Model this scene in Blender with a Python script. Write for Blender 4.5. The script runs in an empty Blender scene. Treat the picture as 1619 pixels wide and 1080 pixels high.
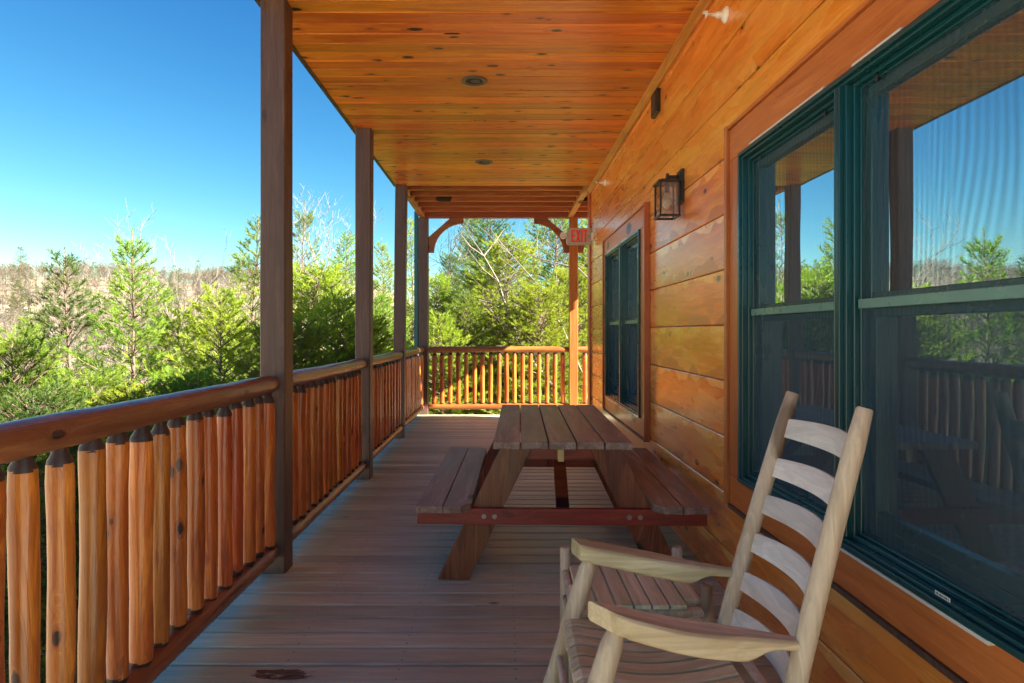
import bpy, math, random
import numpy as np
from mathutils import Vector, Matrix
random.seed(7); RNG = np.random.default_rng(7)
scene = bpy.context.scene
COL = scene.collection
R = math.radians

# ------------------------------------------------------------------ helpers
class MB:
    def __init__(s): s.v = []; s.f = []
    def add(s, vs, fs):
        n = len(s.v); s.v += [tuple(v) for v in vs]; s.f += [tuple(i + n for i in f) for f in fs]; return s
    def box(s, x0, x1, y0, y1, z0, z1):
        vs = [(x, y, z) for x in (x0, x1) for y in (y0, y1) for z in (z0, z1)]
        return s.add(vs, [(0,1,3,2),(4,6,7,5),(0,4,5,1),(2,3,7,6),(0,2,6,4),(1,5,7,3)])
    def beam(s, a, b, w, h, up=(0,0,1)):
        a = Vector(a); b = Vector(b); d = (b-a).normalized(); u = Vector(up)
        sd = d.cross(u).normalized(); u = sd.cross(d)
        vs = [p + sd*i*w/2 + u*j*h/2 for p in (a, b) for i, j in ((-1,-1),(1,-1),(1,1),(-1,1))]
        return s.add(vs, [(3,2,1,0),(4,5,6,7),(0,1,5,4),(1,2,6,5),(2,3,7,6),(3,0,4,7)])
    def prism(s, prof, axis, a, b):
        # prof: 2D polygon in the two other axes, swept from a to b along axis
        n = len(prof); vs = []
        for t in (a, b):
            for p, q in prof:
                vs.append((t,p,q) if axis == 'x' else (p,t,q) if axis == 'y' else (p,q,t))
        return s.add(vs, [tuple(range(n))[::-1], tuple(range(n, 2*n))] + [(i,(i+1)%n,n+(i+1)%n,n+i) for i in range(n)])
    def tube(s, pts, rad, n=10, cap=True, wob=0.0, oval=1.0):
        pts = [Vector(p) for p in pts]; rings = []
        ref = Vector((0,0,1)) if abs((pts[-1]-pts[0]).normalized().z) < .9 else Vector((1,0,0))
        vs = []
        for i, p in enumerate(pts):
            d = (pts[min(i+1, len(pts)-1)] - pts[max(i-1, 0)]).normalized()
            a = d.cross(ref).normalized(); b = a.cross(d)
            r = rad[i] if isinstance(rad, (list, tuple)) else rad
            for k in range(n):
                t = 2*math.pi*k/n; rr = r*(1 + wob*math.sin(3*t + i*.7)*.5 + wob*math.sin(2*t - i*.4)*.5)
                vs.append(p + a*math.cos(t)*rr + b*math.sin(t)*rr*oval)
        fs = []
        for i in range(len(pts)-1):
            for k in range(n):
                k2 = (k+1) % n; fs.append((i*n+k, i*n+k2, (i+1)*n+k2, (i+1)*n+k))
        if cap:
            fs.append(tuple(range(n))[::-1]); fs.append(tuple((len(pts)-1)*n + k for k in range(n)))
        return s.add(vs, fs)
    def cyl(s, a, b, r, n=20): return s.tube([a, b], r, n)
    def loft(s, secs):
        # secs: list of equal-length rings of points
        n = len(secs[0]); vs = [p for sc in secs for p in sc]; fs = []
        for i in range(len(secs)-1):
            for k in range(n):
                k2 = (k+1) % n; fs.append((i*n+k, i*n+k2, (i+1)*n+k2, (i+1)*n+k))
        fs.append(tuple(range(n))[::-1]); fs.append(tuple((len(secs)-1)*n + k for k in range(n)))
        return s.add(vs, fs)

def mesh_from(name, v, f):
    me = bpy.data.meshes.new(name); me.from_pydata(v, [], f); me.update(); return me

def tris_mesh(name, V):
    """V: (n,3,3) array of triangles -> mesh, fast"""
    n = len(V); me = bpy.data.meshes.new(name)
    me.vertices.add(n*3); me.vertices.foreach_set('co', V.reshape(-1).astype(np.float32))
    me.loops.add(n*3); me.loops.foreach_set('vertex_index', np.arange(n*3, dtype=np.int32))
    me.polygons.add(n); me.polygons.foreach_set('loop_start', np.arange(0, n*3, 3, dtype=np.int32))
    me.update(calc_edges=True); return me

def fixn(me):
    import bmesh
    bm = bmesh.new(); bm.from_mesh(me); bmesh.ops.recalc_face_normals(bm, faces=bm.faces); bm.to_mesh(me); bm.free()

def obj(name, mb, mat, parent=None, origin=None, smooth=False, bevel=0, seg=2):
    """link ONE mesh object; coordinates in mb are world unless origin is given"""
    o0 = Vector(origin) if origin is not None else Vector((0,0,0))
    me = mesh_from(name, [tuple(Vector(v) - o0) for v in mb.v], mb.f); fixn(me)
    me.materials.append(mat)
    o = bpy.data.objects.new(name, me); COL.objects.link(o)
    o.parent = parent
    if parent is None: o.location = o0
    if smooth:
        for p in me.polygons: p.use_smooth = True
        try: me.set_sharp_from_angle(angle=R(40))
        except Exception: pass
    if bevel:
        m = o.modifiers.new('edge', 'BEVEL'); m.width = bevel; m.segments = seg; m.limit_method = 'ANGLE'; m.angle_limit = R(35)
    return o

def tag(o, label=None, cat=None, group=None, kind=None):
    if label: o['label'] = label
    if cat: o['category'] = cat
    if group: o['group'] = group
    if kind: o['kind'] = kind
    return o

def thing(name, label, cat, loc=(0,0,0), rz=0, group=None):
    o = bpy.data.objects.new(name, None); COL.objects.link(o); o.location = loc; o.rotation_euler = (0,0,rz)
    o.empty_display_size = .1
    return tag(o, label, cat, group)

def part(name, mb, mat, root, **k):
    """part in world coordinates under an unrotated thing"""
    loc = Vector(root.location); p = root.parent
    while p: loc += p.location; p = p.parent
    return obj(name, mb, mat, root, origin=loc, **k)

def dup(o, loc, rz=None, label=None, parent=None, sc=None):
    r = o.copy(); COL.objects.link(r); r.location = loc; r.parent = parent
    if rz is not None: r.rotation_euler = (0, 0, rz)
    if sc is not None: r.scale = (sc,)*3 if not isinstance(sc, tuple) else sc
    if label: r['label'] = label
    for ch in list(o.children):
        c = ch.copy(); COL.objects.link(c); c.parent = r
        for g in list(ch.children):
            d = g.copy(); COL.objects.link(d); d.parent = c
    return r

# ------------------------------------------------------------------ materials
class NT:
    def __init__(s, name):
        s.m = bpy.data.materials.new(name); s.m.use_nodes = True; s.t = s.m.node_tree
        s.t.nodes.clear(); s.out = s.n('ShaderNodeOutputMaterial'); s.b = s.n('ShaderNodeBsdfPrincipled')
        s.t.links.new(s.b.outputs[0], s.out.inputs[0])
    def n(s, ty, **k):
        x = s.t.nodes.new(ty)
        for a, b in k.items(): setattr(x, a, b)
        return x
    def put(s, sock, v):
        if isinstance(v, bpy.types.NodeSocket): s.t.links.new(v, sock)
        elif v is not None:
            if hasattr(sock.default_value, '__len__') and len(sock.default_value) == 4 and len(v) == 3: v = tuple(v) + (1,)
            sock.default_value = v
    def math(s, op, a, b=None, c=None, clamp=False):
        x = s.n('ShaderNodeMath', operation=op, use_clamp=clamp); s.put(x.inputs[0], a); s.put(x.inputs[1], b)
        if c is not None: s.put(x.inputs[2], c)
        return x.outputs[0]
    def vmath(s, op, a, b):
        x = s.n('ShaderNodeVectorMath', operation=op); s.put(x.inputs[0], a); s.put(x.inputs[1], b); return x.outputs[0]
    def noise(s, vec, scale, detail=4, rough=.55, dist=0):
        x = s.n('ShaderNodeTexNoise'); s.put(x.inputs['Vector'], vec); x.inputs['Scale'].default_value = scale
        x.inputs['Detail'].default_value = detail; x.inputs['Roughness'].default_value = rough; x.inputs['Distortion'].default_value = dist
        return x.outputs[0]
    def voro(s, vec, scale, out='Distance', feat='F1', rnd=1):
        x = s.n('ShaderNodeTexVoronoi', feature=feat); s.put(x.inputs['Vector'], vec); x.inputs['Scale'].default_value = scale
        x.inputs['Randomness'].default_value = rnd
        return x.outputs[out]
    def ramp(s, fac, stops):
        x = s.n('ShaderNodeValToRGB'); s.put(x.inputs[0], fac); e = x.color_ramp.elements
        while len(e) < len(stops): e.new(.5)
        for i, (p, c) in enumerate(stops):
            e[i].position = p; e[i].color = (c, c, c, 1) if isinstance(c, (int, float)) else tuple(c) + (1,)
        return x.outputs[0]
    def mix(s, fac, a, b, mode='MIX'):
        x = s.n('ShaderNodeMix', data_type='RGBA', blend_type=mode); s.put(x.inputs[0], fac); s.put(x.inputs[6], a); s.put(x.inputs[7], b)
        return x.outputs[2]
    def mapr(s, v, a, b, c, d):
        x = s.n('ShaderNodeMapRange'); s.put(x.inputs[0], v)
        for i, k in enumerate((a, b, c, d)): s.put(x.inputs[i+1], k)
        return x.outputs[0]
    def bump(s, h, st, dist=.01, nrm=None):
        x = s.n('ShaderNodeBump'); s.put(x.inputs['Height'], h); x.inputs['Strength'].default_value = st
        x.inputs['Distance'].default_value = dist
        if nrm is not None: s.put(x.inputs['Normal'], nrm)
        return x.outputs[0]
    def fin(s, col=None, rough=None, nrm=None, coat=0, coatr=.1, spec=None, metal=None):
        s.put(s.b.inputs['Base Color'], col); s.put(s.b.inputs['Roughness'], rough)
        if nrm is not None: s.put(s.b.inputs['Normal'], nrm)
        s.b.inputs['Coat Weight'].default_value = coat; s.b.inputs['Coat Roughness'].default_value = coatr
        if spec is not None: s.b.inputs['Specular IOR Level'].default_value = spec
        if metal is not None: s.b.inputs['Metallic'].default_value = metal
        return s.m

def wood(name, dark, base, light, axis='y', pitch=None, paxis='x', poff=0, knots=.5, knot_col=(.05,.02,.01), rough=.4,
         coat=0, coatr=.12, bump=.15, vary=.25, kscale=1.0, hewn=0, wear=None, wearcol=None, gscale=1.0, blotch=0, extra=None, flat=None, kr=None):
    t = NT(name); tc = t.n('ShaderNodeTexCoord'); oi = t.n('ShaderNodeObjectInfo')
    vec = tc.outputs['Object']
    sep = t.n('ShaderNodeSeparateXYZ'); t.put(sep.inputs[0], vec)
    rnd = None
    if pitch:
        idx = t.math('FLOOR', t.math('DIVIDE', t.math('SUBTRACT', sep.outputs['XYZ'.index(paxis.upper())], poff), pitch))
        wn = t.n('ShaderNodeTexWhiteNoise', noise_dimensions='1D'); t.put(wn.inputs['W'], t.math('ADD', idx, t.math('MULTIPLY', oi.outputs['Random'], 57.0)))
        rnd = wn.outputs['Value']; rcol = wn.outputs['Color']
        off = t.vmath('MULTIPLY', rcol, (31., 31., 31.))
    else:
        rnd = oi.outputs['Random']
        cmb = t.n('ShaderNodeCombineXYZ')
        for i, k in enumerate((37., 61., 83.)): t.put(cmb.inputs[i], t.math('MULTIPLY', oi.outputs['Random'], k))
        off = cmb.outputs[0]
    p = t.vmath('ADD', vec, off)
    i = 'xyz'.index(axis)
    def m3(al, ac): 
        s_ = [ac, ac, ac]; s_[i] = al; return tuple(s_)
    # knots
    kr = kr or (.30 if flat else .42)
    km = list(m3(3.0*kscale, 6.5*kscale))
    if flat: km['xyz'.index(flat)] = 0.0
    kv = t.vmath('MULTIPLY', p, tuple(km))
    vn = t.n('ShaderNodeTexVoronoi'); t.put(vn.inputs['Vector'], kv); vn.inputs['Scale'].default_value = 1.0
    kd = t.math('ADD', vn.outputs['Distance'], t.math('MULTIPLY', t.math('SUBTRACT', t.noise(kv, 5.0, 4, .7), .5), .16))
    ks = t.n('ShaderNodeSeparateColor'); t.put(ks.inputs[0], vn.outputs['Color'])
    ksize = t.mapr(ks.outputs[0], 1-knots, 1, kr*.3, kr)
    kmask = t.math('MULTIPLY', t.mapr(t.math('SUBTRACT', kd, ksize), -.05, .02, 1, 0), t.math('GREATER_THAN', ks.outputs[0], 1-knots))
    halo = t.math('MULTIPLY', t.mapr(t.math('SUBTRACT', kd, ksize), 0, .25, 1, 0), t.math('GREATER_THAN', ks.outputs[0], 1-knots))
    # grain
    warp = t.math('MULTIPLY', halo, .35)
    gv = t.vmath('MULTIPLY', p, m3(.9*gscale, 11*gscale)); gv = t.vmath('ADD', gv, warp)
    g1 = t.noise(gv, 1.6, 5, .55, .9)
    wv = t.math('SINE', t.math('MULTIPLY', g1, 46.0))
    g2 = t.noise(t.vmath('MULTIPLY', p, m3(5*gscale, 130*gscale)), 1.0, 3, .6)
    col = t.ramp(g1, [(.28, dark), (.5, base), (.72, light)])
    col = t.mix(t.mapr(wv, -1, 1, 0, .34), col, dark)
    col = t.mix(t.mapr(g2, .4, .72, 0, .5), col, dark)
    big = t.noise(t.vmath('MULTIPLY', p, m3(.7, 2.2)), 1.0, 3)
    val = t.math('MULTIPLY', t.mapr(rnd, 0, 1, 1-vary, 1+vary), t.mapr(big, .3, .7, 1-vary*.6, 1+vary*.6))
    hs = t.n('ShaderNodeHueSaturation'); t.put(hs.inputs['Color'], col); t.put(hs.inputs['Value'], val)
    t.put(hs.inputs['Hue'], t.mapr(t.noise(off, .9, 0), .3, .7, .49, .51)); col = hs.outputs[0]
    col = t.mix(t.math('MULTIPLY', halo, .35), col, dark); col = t.mix(kmask, col, knot_col)
    if blotch:
        bl = t.noise(vec, 2.3, 6, .65, .4); col = t.mix(t.mapr(bl, .5, .72, 0, blotch), col, dark)
    rg = t.math('ADD', t.mapr(g1, .2, .8, rough-.07, rough+.07), t.mapr(big, .3, .7, -.06, .08))
    h = t.math('ADD', t.math('MULTIPLY', g2, .5), t.math('MULTIPLY', wv, .22))
    h = t.math('SUBTRACT', h, t.math('MULTIPLY', kmask, .8))
    nrm = t.bump(h, bump, .004)
    if hewn:
        hv = t.vmath('MULTIPLY', t.vmath('ADD', p, t.vmath('MULTIPLY', t.n('ShaderNodeTexNoise').outputs['Color'], (0,0,0))), m3(2.6, 11))
        hc = t.n('ShaderNodeTexVoronoi'); t.put(hc.inputs['Vector'], hv); hc.inputs['Scale'].default_value = 1.0
        sc = t.n('ShaderNodeSeparateColor'); t.put(sc.inputs[0], hc.outputs['Color'])
        on = t.mapr(t.noise(t.vmath('MULTIPLY', p, m3(.8, 1.6)), 1.0, 2), .42, .58, 0, 1)
        col = t.mix(t.math('MULTIPLY', t.math('MULTIPLY', sc.outputs[0], on), hewn), col, tuple(min(1, c*1.75+.02) for c in light))
        rg = t.math('SUBTRACT', rg, t.math('MULTIPLY', t.math('MULTIPLY', sc.outputs[1], on), .16))
        nrm = t.bump(t.math('MULTIPLY', t.math('SUBTRACT', t.math('MULTIPLY', sc.outputs[2], .6), hc.outputs['Distance']), on), .35, .006, nrm)
    if hewn:
        # draw-knife bites scalloped along the board edges
        fz = t.math('FRACT', t.math('DIVIDE', t.math('SUBTRACT', sep.outputs[2], poff), pitch))
        yy = t.math('ADD', t.math('ADD', sep.outputs[1], t.math('MULTIPLY', rnd, 9.0)), t.math('MULTIPLY', t.noise(vec, 1.7, 2), .9))
        on2 = t.mapr(t.noise(t.vmath('MULTIPLY', p, m3(.55, .8)), 1.0, 1), .38, .44, 0, 1); on2 = t.math('MULTIPLY', on2, t.mapr(sep.outputs[2], 2.1, 2.4, 1, 0))
        for (w_, k_, e_) in ((6.3, .17, 0), (8.1, .14, 1)):
            yq = yy if not e_ else t.math('ADD', yy, 3.3)
            b_ = t.math('MULTIPLY', t.math('ADD', t.math('ABSOLUTE', t.math('SINE', t.math('MULTIPLY', yq, w_))), t.math('SUBTRACT', t.noise(p, 2.0, 2), .55)), k_*1.5)
            dd_ = t.math('SUBTRACT', b_, fz if not e_ else t.math('SUBTRACT', 1.0, fz))
            mm = t.math('MULTIPLY', t.mapr(dd_, 0, .018, 0, 1), on2)
            col = t.mix(t.math('MULTIPLY', mm, .75), col, tuple(c*.62 for c in base) if not e_ else tuple(min(1, c*1.15+.03) for c in light))
            rg = t.math('ADD', rg, t.math('MULTIPLY', mm, .12 if not e_ else -.1))
            nrm = t.bump(t.math('MULTIPLY', t.mapr(dd_, 0, .12, 0, 1), on2), .5, .004, nrm)
    if extra: col, rg = extra(t, vec, col, rg)
    if wear:
        w = t.noise(t.vmath('MULTIPLY', vec, m3(1.5, 6)), 3.1, 8, .7); w2 = t.noise(vec, 1.1, 3)
        wm = t.mapr(t.math('ADD', w, t.math('MULTIPLY', w2, .5)), .86-wear*.3, .98-wear*.3, 0, .75)
        col = t.mix(wm, col, wearcol); rg = t.math('ADD', rg, t.math('MULTIPLY', wm, .15))
    return t.fin(col, rg, nrm, coat, coatr)

def plain(name, col, rough=.5, metal=0, coat=0, nz=.1, sc=30, bump=.05):
    t = NT(name); tc = t.n('ShaderNodeTexCoord'); nn = t.noise(tc.outputs['Object'], sc, 5)
    c = t.mix(t.mapr(nn, .3, .7, 0, nz*2), tuple(col), tuple(x*.6 for x in col))
    return t.fin(c, t.mapr(nn, .3, .7, rough-.06, rough+.08), t.bump(nn, bump, .002), coat, metal=metal)

def stain(t, vec, col, rg):
    # old dark stain patch on the boards close to the railing
    sp = t.n('ShaderNodeSeparateXYZ'); t.put(sp.inputs[0], vec)
    dx = t.math('DIVIDE', t.math('ADD', sp.outputs[0], .84), .17); dy = t.math('DIVIDE', t.math('SUBTRACT', sp.outputs[1], 2.49), .055)
    rr = t.math('ADD', t.math('MULTIPLY', dx, dx), t.math('MULTIPLY', dy, dy))
    m = t.math('MULTIPLY', t.mapr(rr, .3, 1.4, 1, 0), 1.0)
    nz = t.noise(t.vmath('MULTIPLY', vec, (5., 11., 5.)), 2.2, 6, .65)
    k = t.mapr(t.math('ADD', t.math('MULTIPLY', m, .38), nz), .80, .83, 0, 1)
    col = t.mix(t.math('MULTIPLY', k, .85), col, (.055, .014, .006)); rg = t.math('SUBTRACT', rg, t.math('MULTIPLY', k, .12))
    # pale scuffs and litter
    s2 = t.noise(t.vmath('MULTIPLY', vec, (3.5, 5., 3.)), 7, 8, .75)
    col = t.mix(t.mapr(s2, .64, .78, 0, .35), col, (.42, .36, .33))
    d2 = t.voro(vec, 5.5); col = t.mix(t.mapr(d2, .018, .03, .8, 0), col, (.6, .55, .48))
    for ax, per, o_ in ((0, .45, 1.30),):
        dx = t.math('MULTIPLY', t.math('SUBTRACT', t.math('FRACT', t.math('ADD', t.math('DIVIDE', t.math('ADD', sp.outputs[0], 1.30), .45), .5)), .5), .45)
        dy = t.math('MULTIPLY', t.math('SUBTRACT', t.math('FRACT', t.math('DIVIDE', t.math('ADD', sp.outputs[1], 1.5), .07)), .5), .07)
        nd = t.math('SQRT', t.math('ADD', t.math('MULTIPLY', dx, dx), t.math('MULTIPLY', dy, dy)))
        col = t.mix(t.mapr(nd, .003, .005, .85, 0), col, (.03, .02, .015))
    return col, rg

M = {}
M['wall'] = wood('stained_cedar_wall', (.58,.14,.018), (.86,.245,.034), (.94,.38,.075), 'y', .281, 'z', .211, knots=.5, knot_col=(.045,.015,.010),
                 rough=.32, coat=.6, coatr=.17, bump=.2, vary=.12, kscale=1.5, hewn=.3, flat='x', kr=.16)
M['trim'] = wood('stained_trim', (.38,.085,.02), (.52,.135,.032), (.62,.19,.05), 'y', None, knots=.22, knot_col=(.08,.02,.01), rough=.38, coat=.2, bump=.18, vary=.1)
M['trimz'] = wood('stained_trim_upright', (.34,.08,.018), (.48,.145,.028), (.58,.21,.045), 'z', None, knots=.22, knot_col=(.08,.02,.01), rough=.38, coat=.2, bump=.18, vary=.1)
M['ceil'] = wood('amber_pine_ceiling', (.58,.13,.010), (.88,.275,.022), (.95,.42,.050), 'x', .133, 'y', -1.5, knots=.6, knot_col=(.03,.008,.004),
                 rough=.34, coat=.25, coatr=.2, bump=.1, vary=.22, kscale=1.5, flat='z', kr=.24)
M['deck'] = wood('weathered_deck_stain', (.31,.32,.225), (.44,.46,.33), (.58,.60,.45), 'x', .14, 'y', -1.5, knots=.1, knot_col=(.04,.02,.02),
                 rough=.42, bump=.35, vary=.24, extra=stain, flat='z', kr=.10)
M['log'] = wood('peeled_log', (.24,.042,.008), (.54,.135,.015), (.76,.27,.036), 'z', None, knots=.5, knot_col=(.045,.016,.012), rough=.34, coat=.35, bump=.3, vary=.2, blotch=.6, kscale=2.6, kr=.24)
M['rail'] = wood('peeled_log_rail', (.16,.042,.018), (.26,.080,.028), (.38,.15,.055), 'y', None, knots=.3, knot_col=(.04,.015,.012), rough=.34, coat=.25, bump=.4, vary=.12, blotch=.7, kscale=2.4, kr=.22)
M['railx'] = wood('peeled_log_rail_across', (.26,.07,.016), (.39,.13,.026), (.50,.20,.045), 'x', None, knots=.3, knot_col=(.04,.015,.012), rough=.36, coat=.25, bump=.4, vary=.12, kscale=1.3)
M['sunpost'] = wood('sunlit_post', (.28,.09,.016), (.42,.15,.025), (.52,.22,.045), 'z', None, knots=.2, kr=.2, rough=.45, bump=.2, vary=.1)  # brighter copy of the post stain, warm sunlight put into the colour
M['crown'] = wood('crown_amber', (.45,.16,.02), (.72,.32,.05), (.85,.45,.09), 'y', None, knots=.2, kr=.2, rough=.4, coat=.2, bump=.2, vary=.1)
M['tip'] = plain('tenon_dark', (.05,.022,.018), .5, nz=.4, sc=60, bump=.6)
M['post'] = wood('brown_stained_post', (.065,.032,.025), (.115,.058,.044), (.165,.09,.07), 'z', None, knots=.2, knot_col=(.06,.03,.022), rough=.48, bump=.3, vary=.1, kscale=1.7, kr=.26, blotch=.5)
M['beam'] = wood('brown_beam', (.30,.09,.022), (.46,.16,.035), (.56,.22,.06), 'x', None, knots=.2, rough=.5, bump=.25, vary=.15)
M['beamy'] = wood('brown_beam_long', (.30,.10,.028), (.50,.20,.05), (.62,.29,.08), 'y', None, knots=.2, rough=.5, bump=.25, vary=.15)
M['brace'] = wood('red_brown_brace', (.20,.055,.02), (.31,.09,.03), (.38,.13,.045), 'x', None, knots=.1, rough=.5, bump=.2, vary=.1)
M['ttop'] = wood('picnic_grey_brown', (.12,.065,.045), (.275,.165,.118), (.45,.32,.25), 'y', .1405, 'x', -.351, flat='z', kr=.22, knots=.25, knot_col=(.04,.02,.018), rough=.42, bump=.3, vary=.16, wear=.12, wearcol=(.4,.34,.32))
M['tleg'] = wood('picnic_leg', (.09,.018,.009), (.26,.060,.024), (.48,.15,.06), 'z', None, knots=.22, kr=.3, knot_col=(.03,.010,.008), rough=.42, bump=.3, vary=.12)
M['tbrace'] = wood('picnic_red_brace', (.20,.03,.012), (.36,.06,.022), (.45,.10,.035), 'x', None, knots=.2, knot_col=(.05,.012,.01), rough=.4, bump=.25, vary=.1)
M['pale'] = plain('raw_pine', (.6,.42,.16), .6)
M['chair'] = wood('weathered_chair', (.34,.24,.16), (.56,.425,.30), (.70,.57,.43), 'z', None, knots=.06, knot_col=(.2,.12,.07), rough=.5, bump=.16, vary=.07)
M['chairx'] = wood('weathered_chair_across', (.36,.265,.14), (.59,.465,.28), (.71,.59,.39), 'x', None, knots=.05, knot_col=(.2,.12,.07), rough=.5, bump=.16, vary=.07)
M['chairy'] = wood('weathered_chair_slats', (.50,.44,.38), (.68,.61,.54), (.78,.72,.65), 'y', None, knots=.04, knot_col=(.2,.12,.07), rough=.5, bump=.12, vary=.07)
M['stool'] = wood('stool_slats', (.46,.42,.24), (.66,.62,.40), (.78,.74,.52), 'y', .0625, 'x', .2, knots=.05, rough=.5, bump=.16, vary=.1)
M['green'] = plain('dark_green_paint', (.004,.050,.058), .28, coat=.3, nz=.04, sc=3, bump=0)
M['greenrail'] = plain('faded_green_rail', (.10,.20,.18), .3, coat=.3)
M['teal'] = plain('teal_downspout', (.012,.14,.16), .35)
M['black'] = plain('black_metal', (.012,.011,.011), .4, coat=.2)
M['white'] = plain('white_plastic', (.86,.84,.78), .35, nz=.05)
M['flash'] = plain('white_flashing', (.62,.60,.56), .45)
M['beige'] = plain('exit_housing', (.50,.47,.42), .45, nz=.08)
M['red'] = plain('exit_letters_red', (.95,.045,.04), .45, nz=.02)
M['steel'] = plain('bolt_steel', (.35,.3,.27), .4, metal=.8)
M['can'] = plain('light_can', (.16,.13,.10), .4)
M['candark'] = plain('light_can_inside', (.02,.018,.016), .6)
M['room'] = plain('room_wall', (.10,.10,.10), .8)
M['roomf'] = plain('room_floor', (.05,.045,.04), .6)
M['roof'] = plain('roof_membrane', (.12,.11,.10), .9)
M['fascia'] = wood('house_side_wall', (.42,.115,.020), (.62,.205,.032), (.74,.30,.060), 'x', .281, 'z', .211, knots=.2, rough=.4, bump=.16, vary=.12)
M['sticker'] = plain('sticker', (.75,.77,.74), .5, nz=.02)
M['ink'] = plain('sticker_ink', (.03,.05,.05), .5, nz=.02)

def glass_mat():
    t = NT('window_glass'); t.t.nodes.remove(t.b)
    lw = t.n('ShaderNodeFresnel'); lw.inputs[0].default_value = 1.55
    f = t.math('MULTIPLY_ADD', lw.outputs[0], 5.0, .28, clamp=True)
    gl = t.n('ShaderNodeBsdfGlossy'); gl.inputs['Roughness'].default_value = 0.0; gl.inputs['Color'].default_value = (.70,.90,1,1)
    tc = t.n('ShaderNodeTexCoord'); nz = t.noise(tc.outputs['Object'], 1.7, 1)
    t.put(gl.inputs['Normal'], t.bump(nz, .06, .02))
    tr = t.n('ShaderNodeBsdfTransparent'); tr.inputs[0].default_value = (.62,.70,.68,1)
    mx = t.n('ShaderNodeMixShader'); t.put(mx.inputs[0], f); t.put(mx.inputs[1], tr.outputs[0]); t.put(mx.inputs[2], gl.outputs[0])
    t.put(t.out.inputs[0], mx.outputs[0]); return t.m
M['glass'] = glass_mat()
def lamp_glass():
    t = NT('seeded_lamp_glass'); t.t.nodes.remove(t.b)
    tc = t.n('ShaderNodeTexCoord'); nz = t.noise(tc.outputs['Object'], 22, 3)
    gl = t.n('ShaderNodeBsdfGlossy'); gl.inputs['Roughness'].default_value = .08; t.put(gl.inputs['Normal'], t.bump(nz, .5, .01))
    tr = t.n('ShaderNodeBsdfTransparent'); t.put(tr.inputs[0], t.ramp(nz, [(.3, (.72,.68,.6)), (.6, (1,.98,.94))]))
    mx = t.n('ShaderNodeMixShader'); mx.inputs[0].default_value = .12; t.put(mx.inputs[1], tr.outputs[0]); t.put(mx.inputs[2], gl.outputs[0])
    t.put(t.out.inputs[0], mx.outputs[0]); return t.m
M['lampglass'] = lamp_glass()
def screen_mat(lo=.12, hi=.30, dc=(.10,.12,.14,1)):
    # insect screen: fine dark mesh, its weave beating in slow upright waves
    t = NT('insect_screen'); t.t.nodes.remove(t.b)
    tc = t.n('ShaderNodeTexCoord'); v = tc.outputs['Object']
    sp = t.n('ShaderNodeSeparateXYZ'); t.put(sp.inputs[0], v)
    nz = t.noise(t.vmath('MULTIPLY', v, (1., 1.6, .8)), 1.3, 1)
    ph = t.math('ADD', t.math('MULTIPLY', sp.outputs[1], 215.), t.math('MULTIPLY', nz, 55.))
    w = t.mapr(t.math('SINE', ph), -1, 1, lo, hi)
    fine = t.math('SINE', t.math('MULTIPLY', sp.outputs[2], 900.)); w = t.math('ADD', w, t.math('MULTIPLY', fine, .04))
    df = t.n('ShaderNodeBsdfDiffuse'); df.inputs[0].default_value = dc
    tr = t.n('ShaderNodeBsdfTransparent')
    mx = t.n('ShaderNodeMixShader'); t.put(mx.inputs[0], w); t.put(mx.inputs[1], tr.outputs[0]); t.put(mx.inputs[2], df.outputs[0])
    t.put(t.out.inputs[0], mx.outputs[0]); return t.m
M['screen'] = screen_mat(); M['screenlow'] = screen_mat(.45, .60, (.06,.095,.12,1))

def foliage(name, c1, c2, trans=.48):
    t = NT(name); tc = t.n('ShaderNodeTexCoord'); oi = t.n('ShaderNodeObjectInfo')
    nz = t.noise(tc.outputs['Object'], 1.1, 3); n2 = t.noise(tc.outputs['Object'], 9, 2)
    f = t.math('ADD', t.math('MULTIPLY', nz, .6), t.math('MULTIPLY', n2, .4))
    col = t.mix(t.mapr(f, .35, .65, 0, 1), c1, c2)
    hs = t.n('ShaderNodeHueSaturation'); t.put(hs.inputs['Color'], col); t.put(hs.inputs['Value'], t.mapr(oi.outputs['Random'], 0, 1, .75, 1.25))
    t.put(hs.inputs['Hue'], t.mapr(oi.outputs['Random'], 0, 1, .485, .515))
    t.b.inputs['Roughness'].default_value = .55; t.put(t.b.inputs['Base Color'], hs.outputs[0]); t.b.inputs['Specular IOR Level'].default_value = .3
    tl = t.n('ShaderNodeBsdfTranslucent'); t.put(tl.inputs[0], hs.outputs[0])
    mx = t.n('ShaderNodeMixShader'); mx.inputs[0].default_value = trans; t.put(mx.inputs[1], t.b.outputs[0]); t.put(mx.inputs[2], tl.outputs[0])
    t.put(t.out.inputs[0], mx.outputs[0]); return t.m
M['pineA'] = foliage('pine_needles_green', (.11,.20,.022), (.27,.36,.035))
M['pineB'] = foliage('pine_needles_yellow_green', (.19,.28,.022), (.38,.45,.035))
M['pineC'] = foliage('pine_needles_dark', (.06,.14,.03), (.15,.23,.035))
M['bark'] = wood('pine_bark', (.10,.065,.045), (.19,.125,.085), (.28,.2,.14), 'z', None, knots=.2, rough=.85, bump=.8, vary=.2)
M['barkg'] = wood('grey_bark', (.13,.10,.08), (.23,.19,.15), (.34,.29,.24), 'z', None, knots=.1, rough=.85, bump=.6, vary=.2)
M['twig'] = foliage('bare_twigs', (.085,.066,.048), (.165,.138,.102), .05)
M['straw'] = foliage('dry_brush_straw', (.36,.28,.17), (.62,.52,.37), .15)

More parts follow.
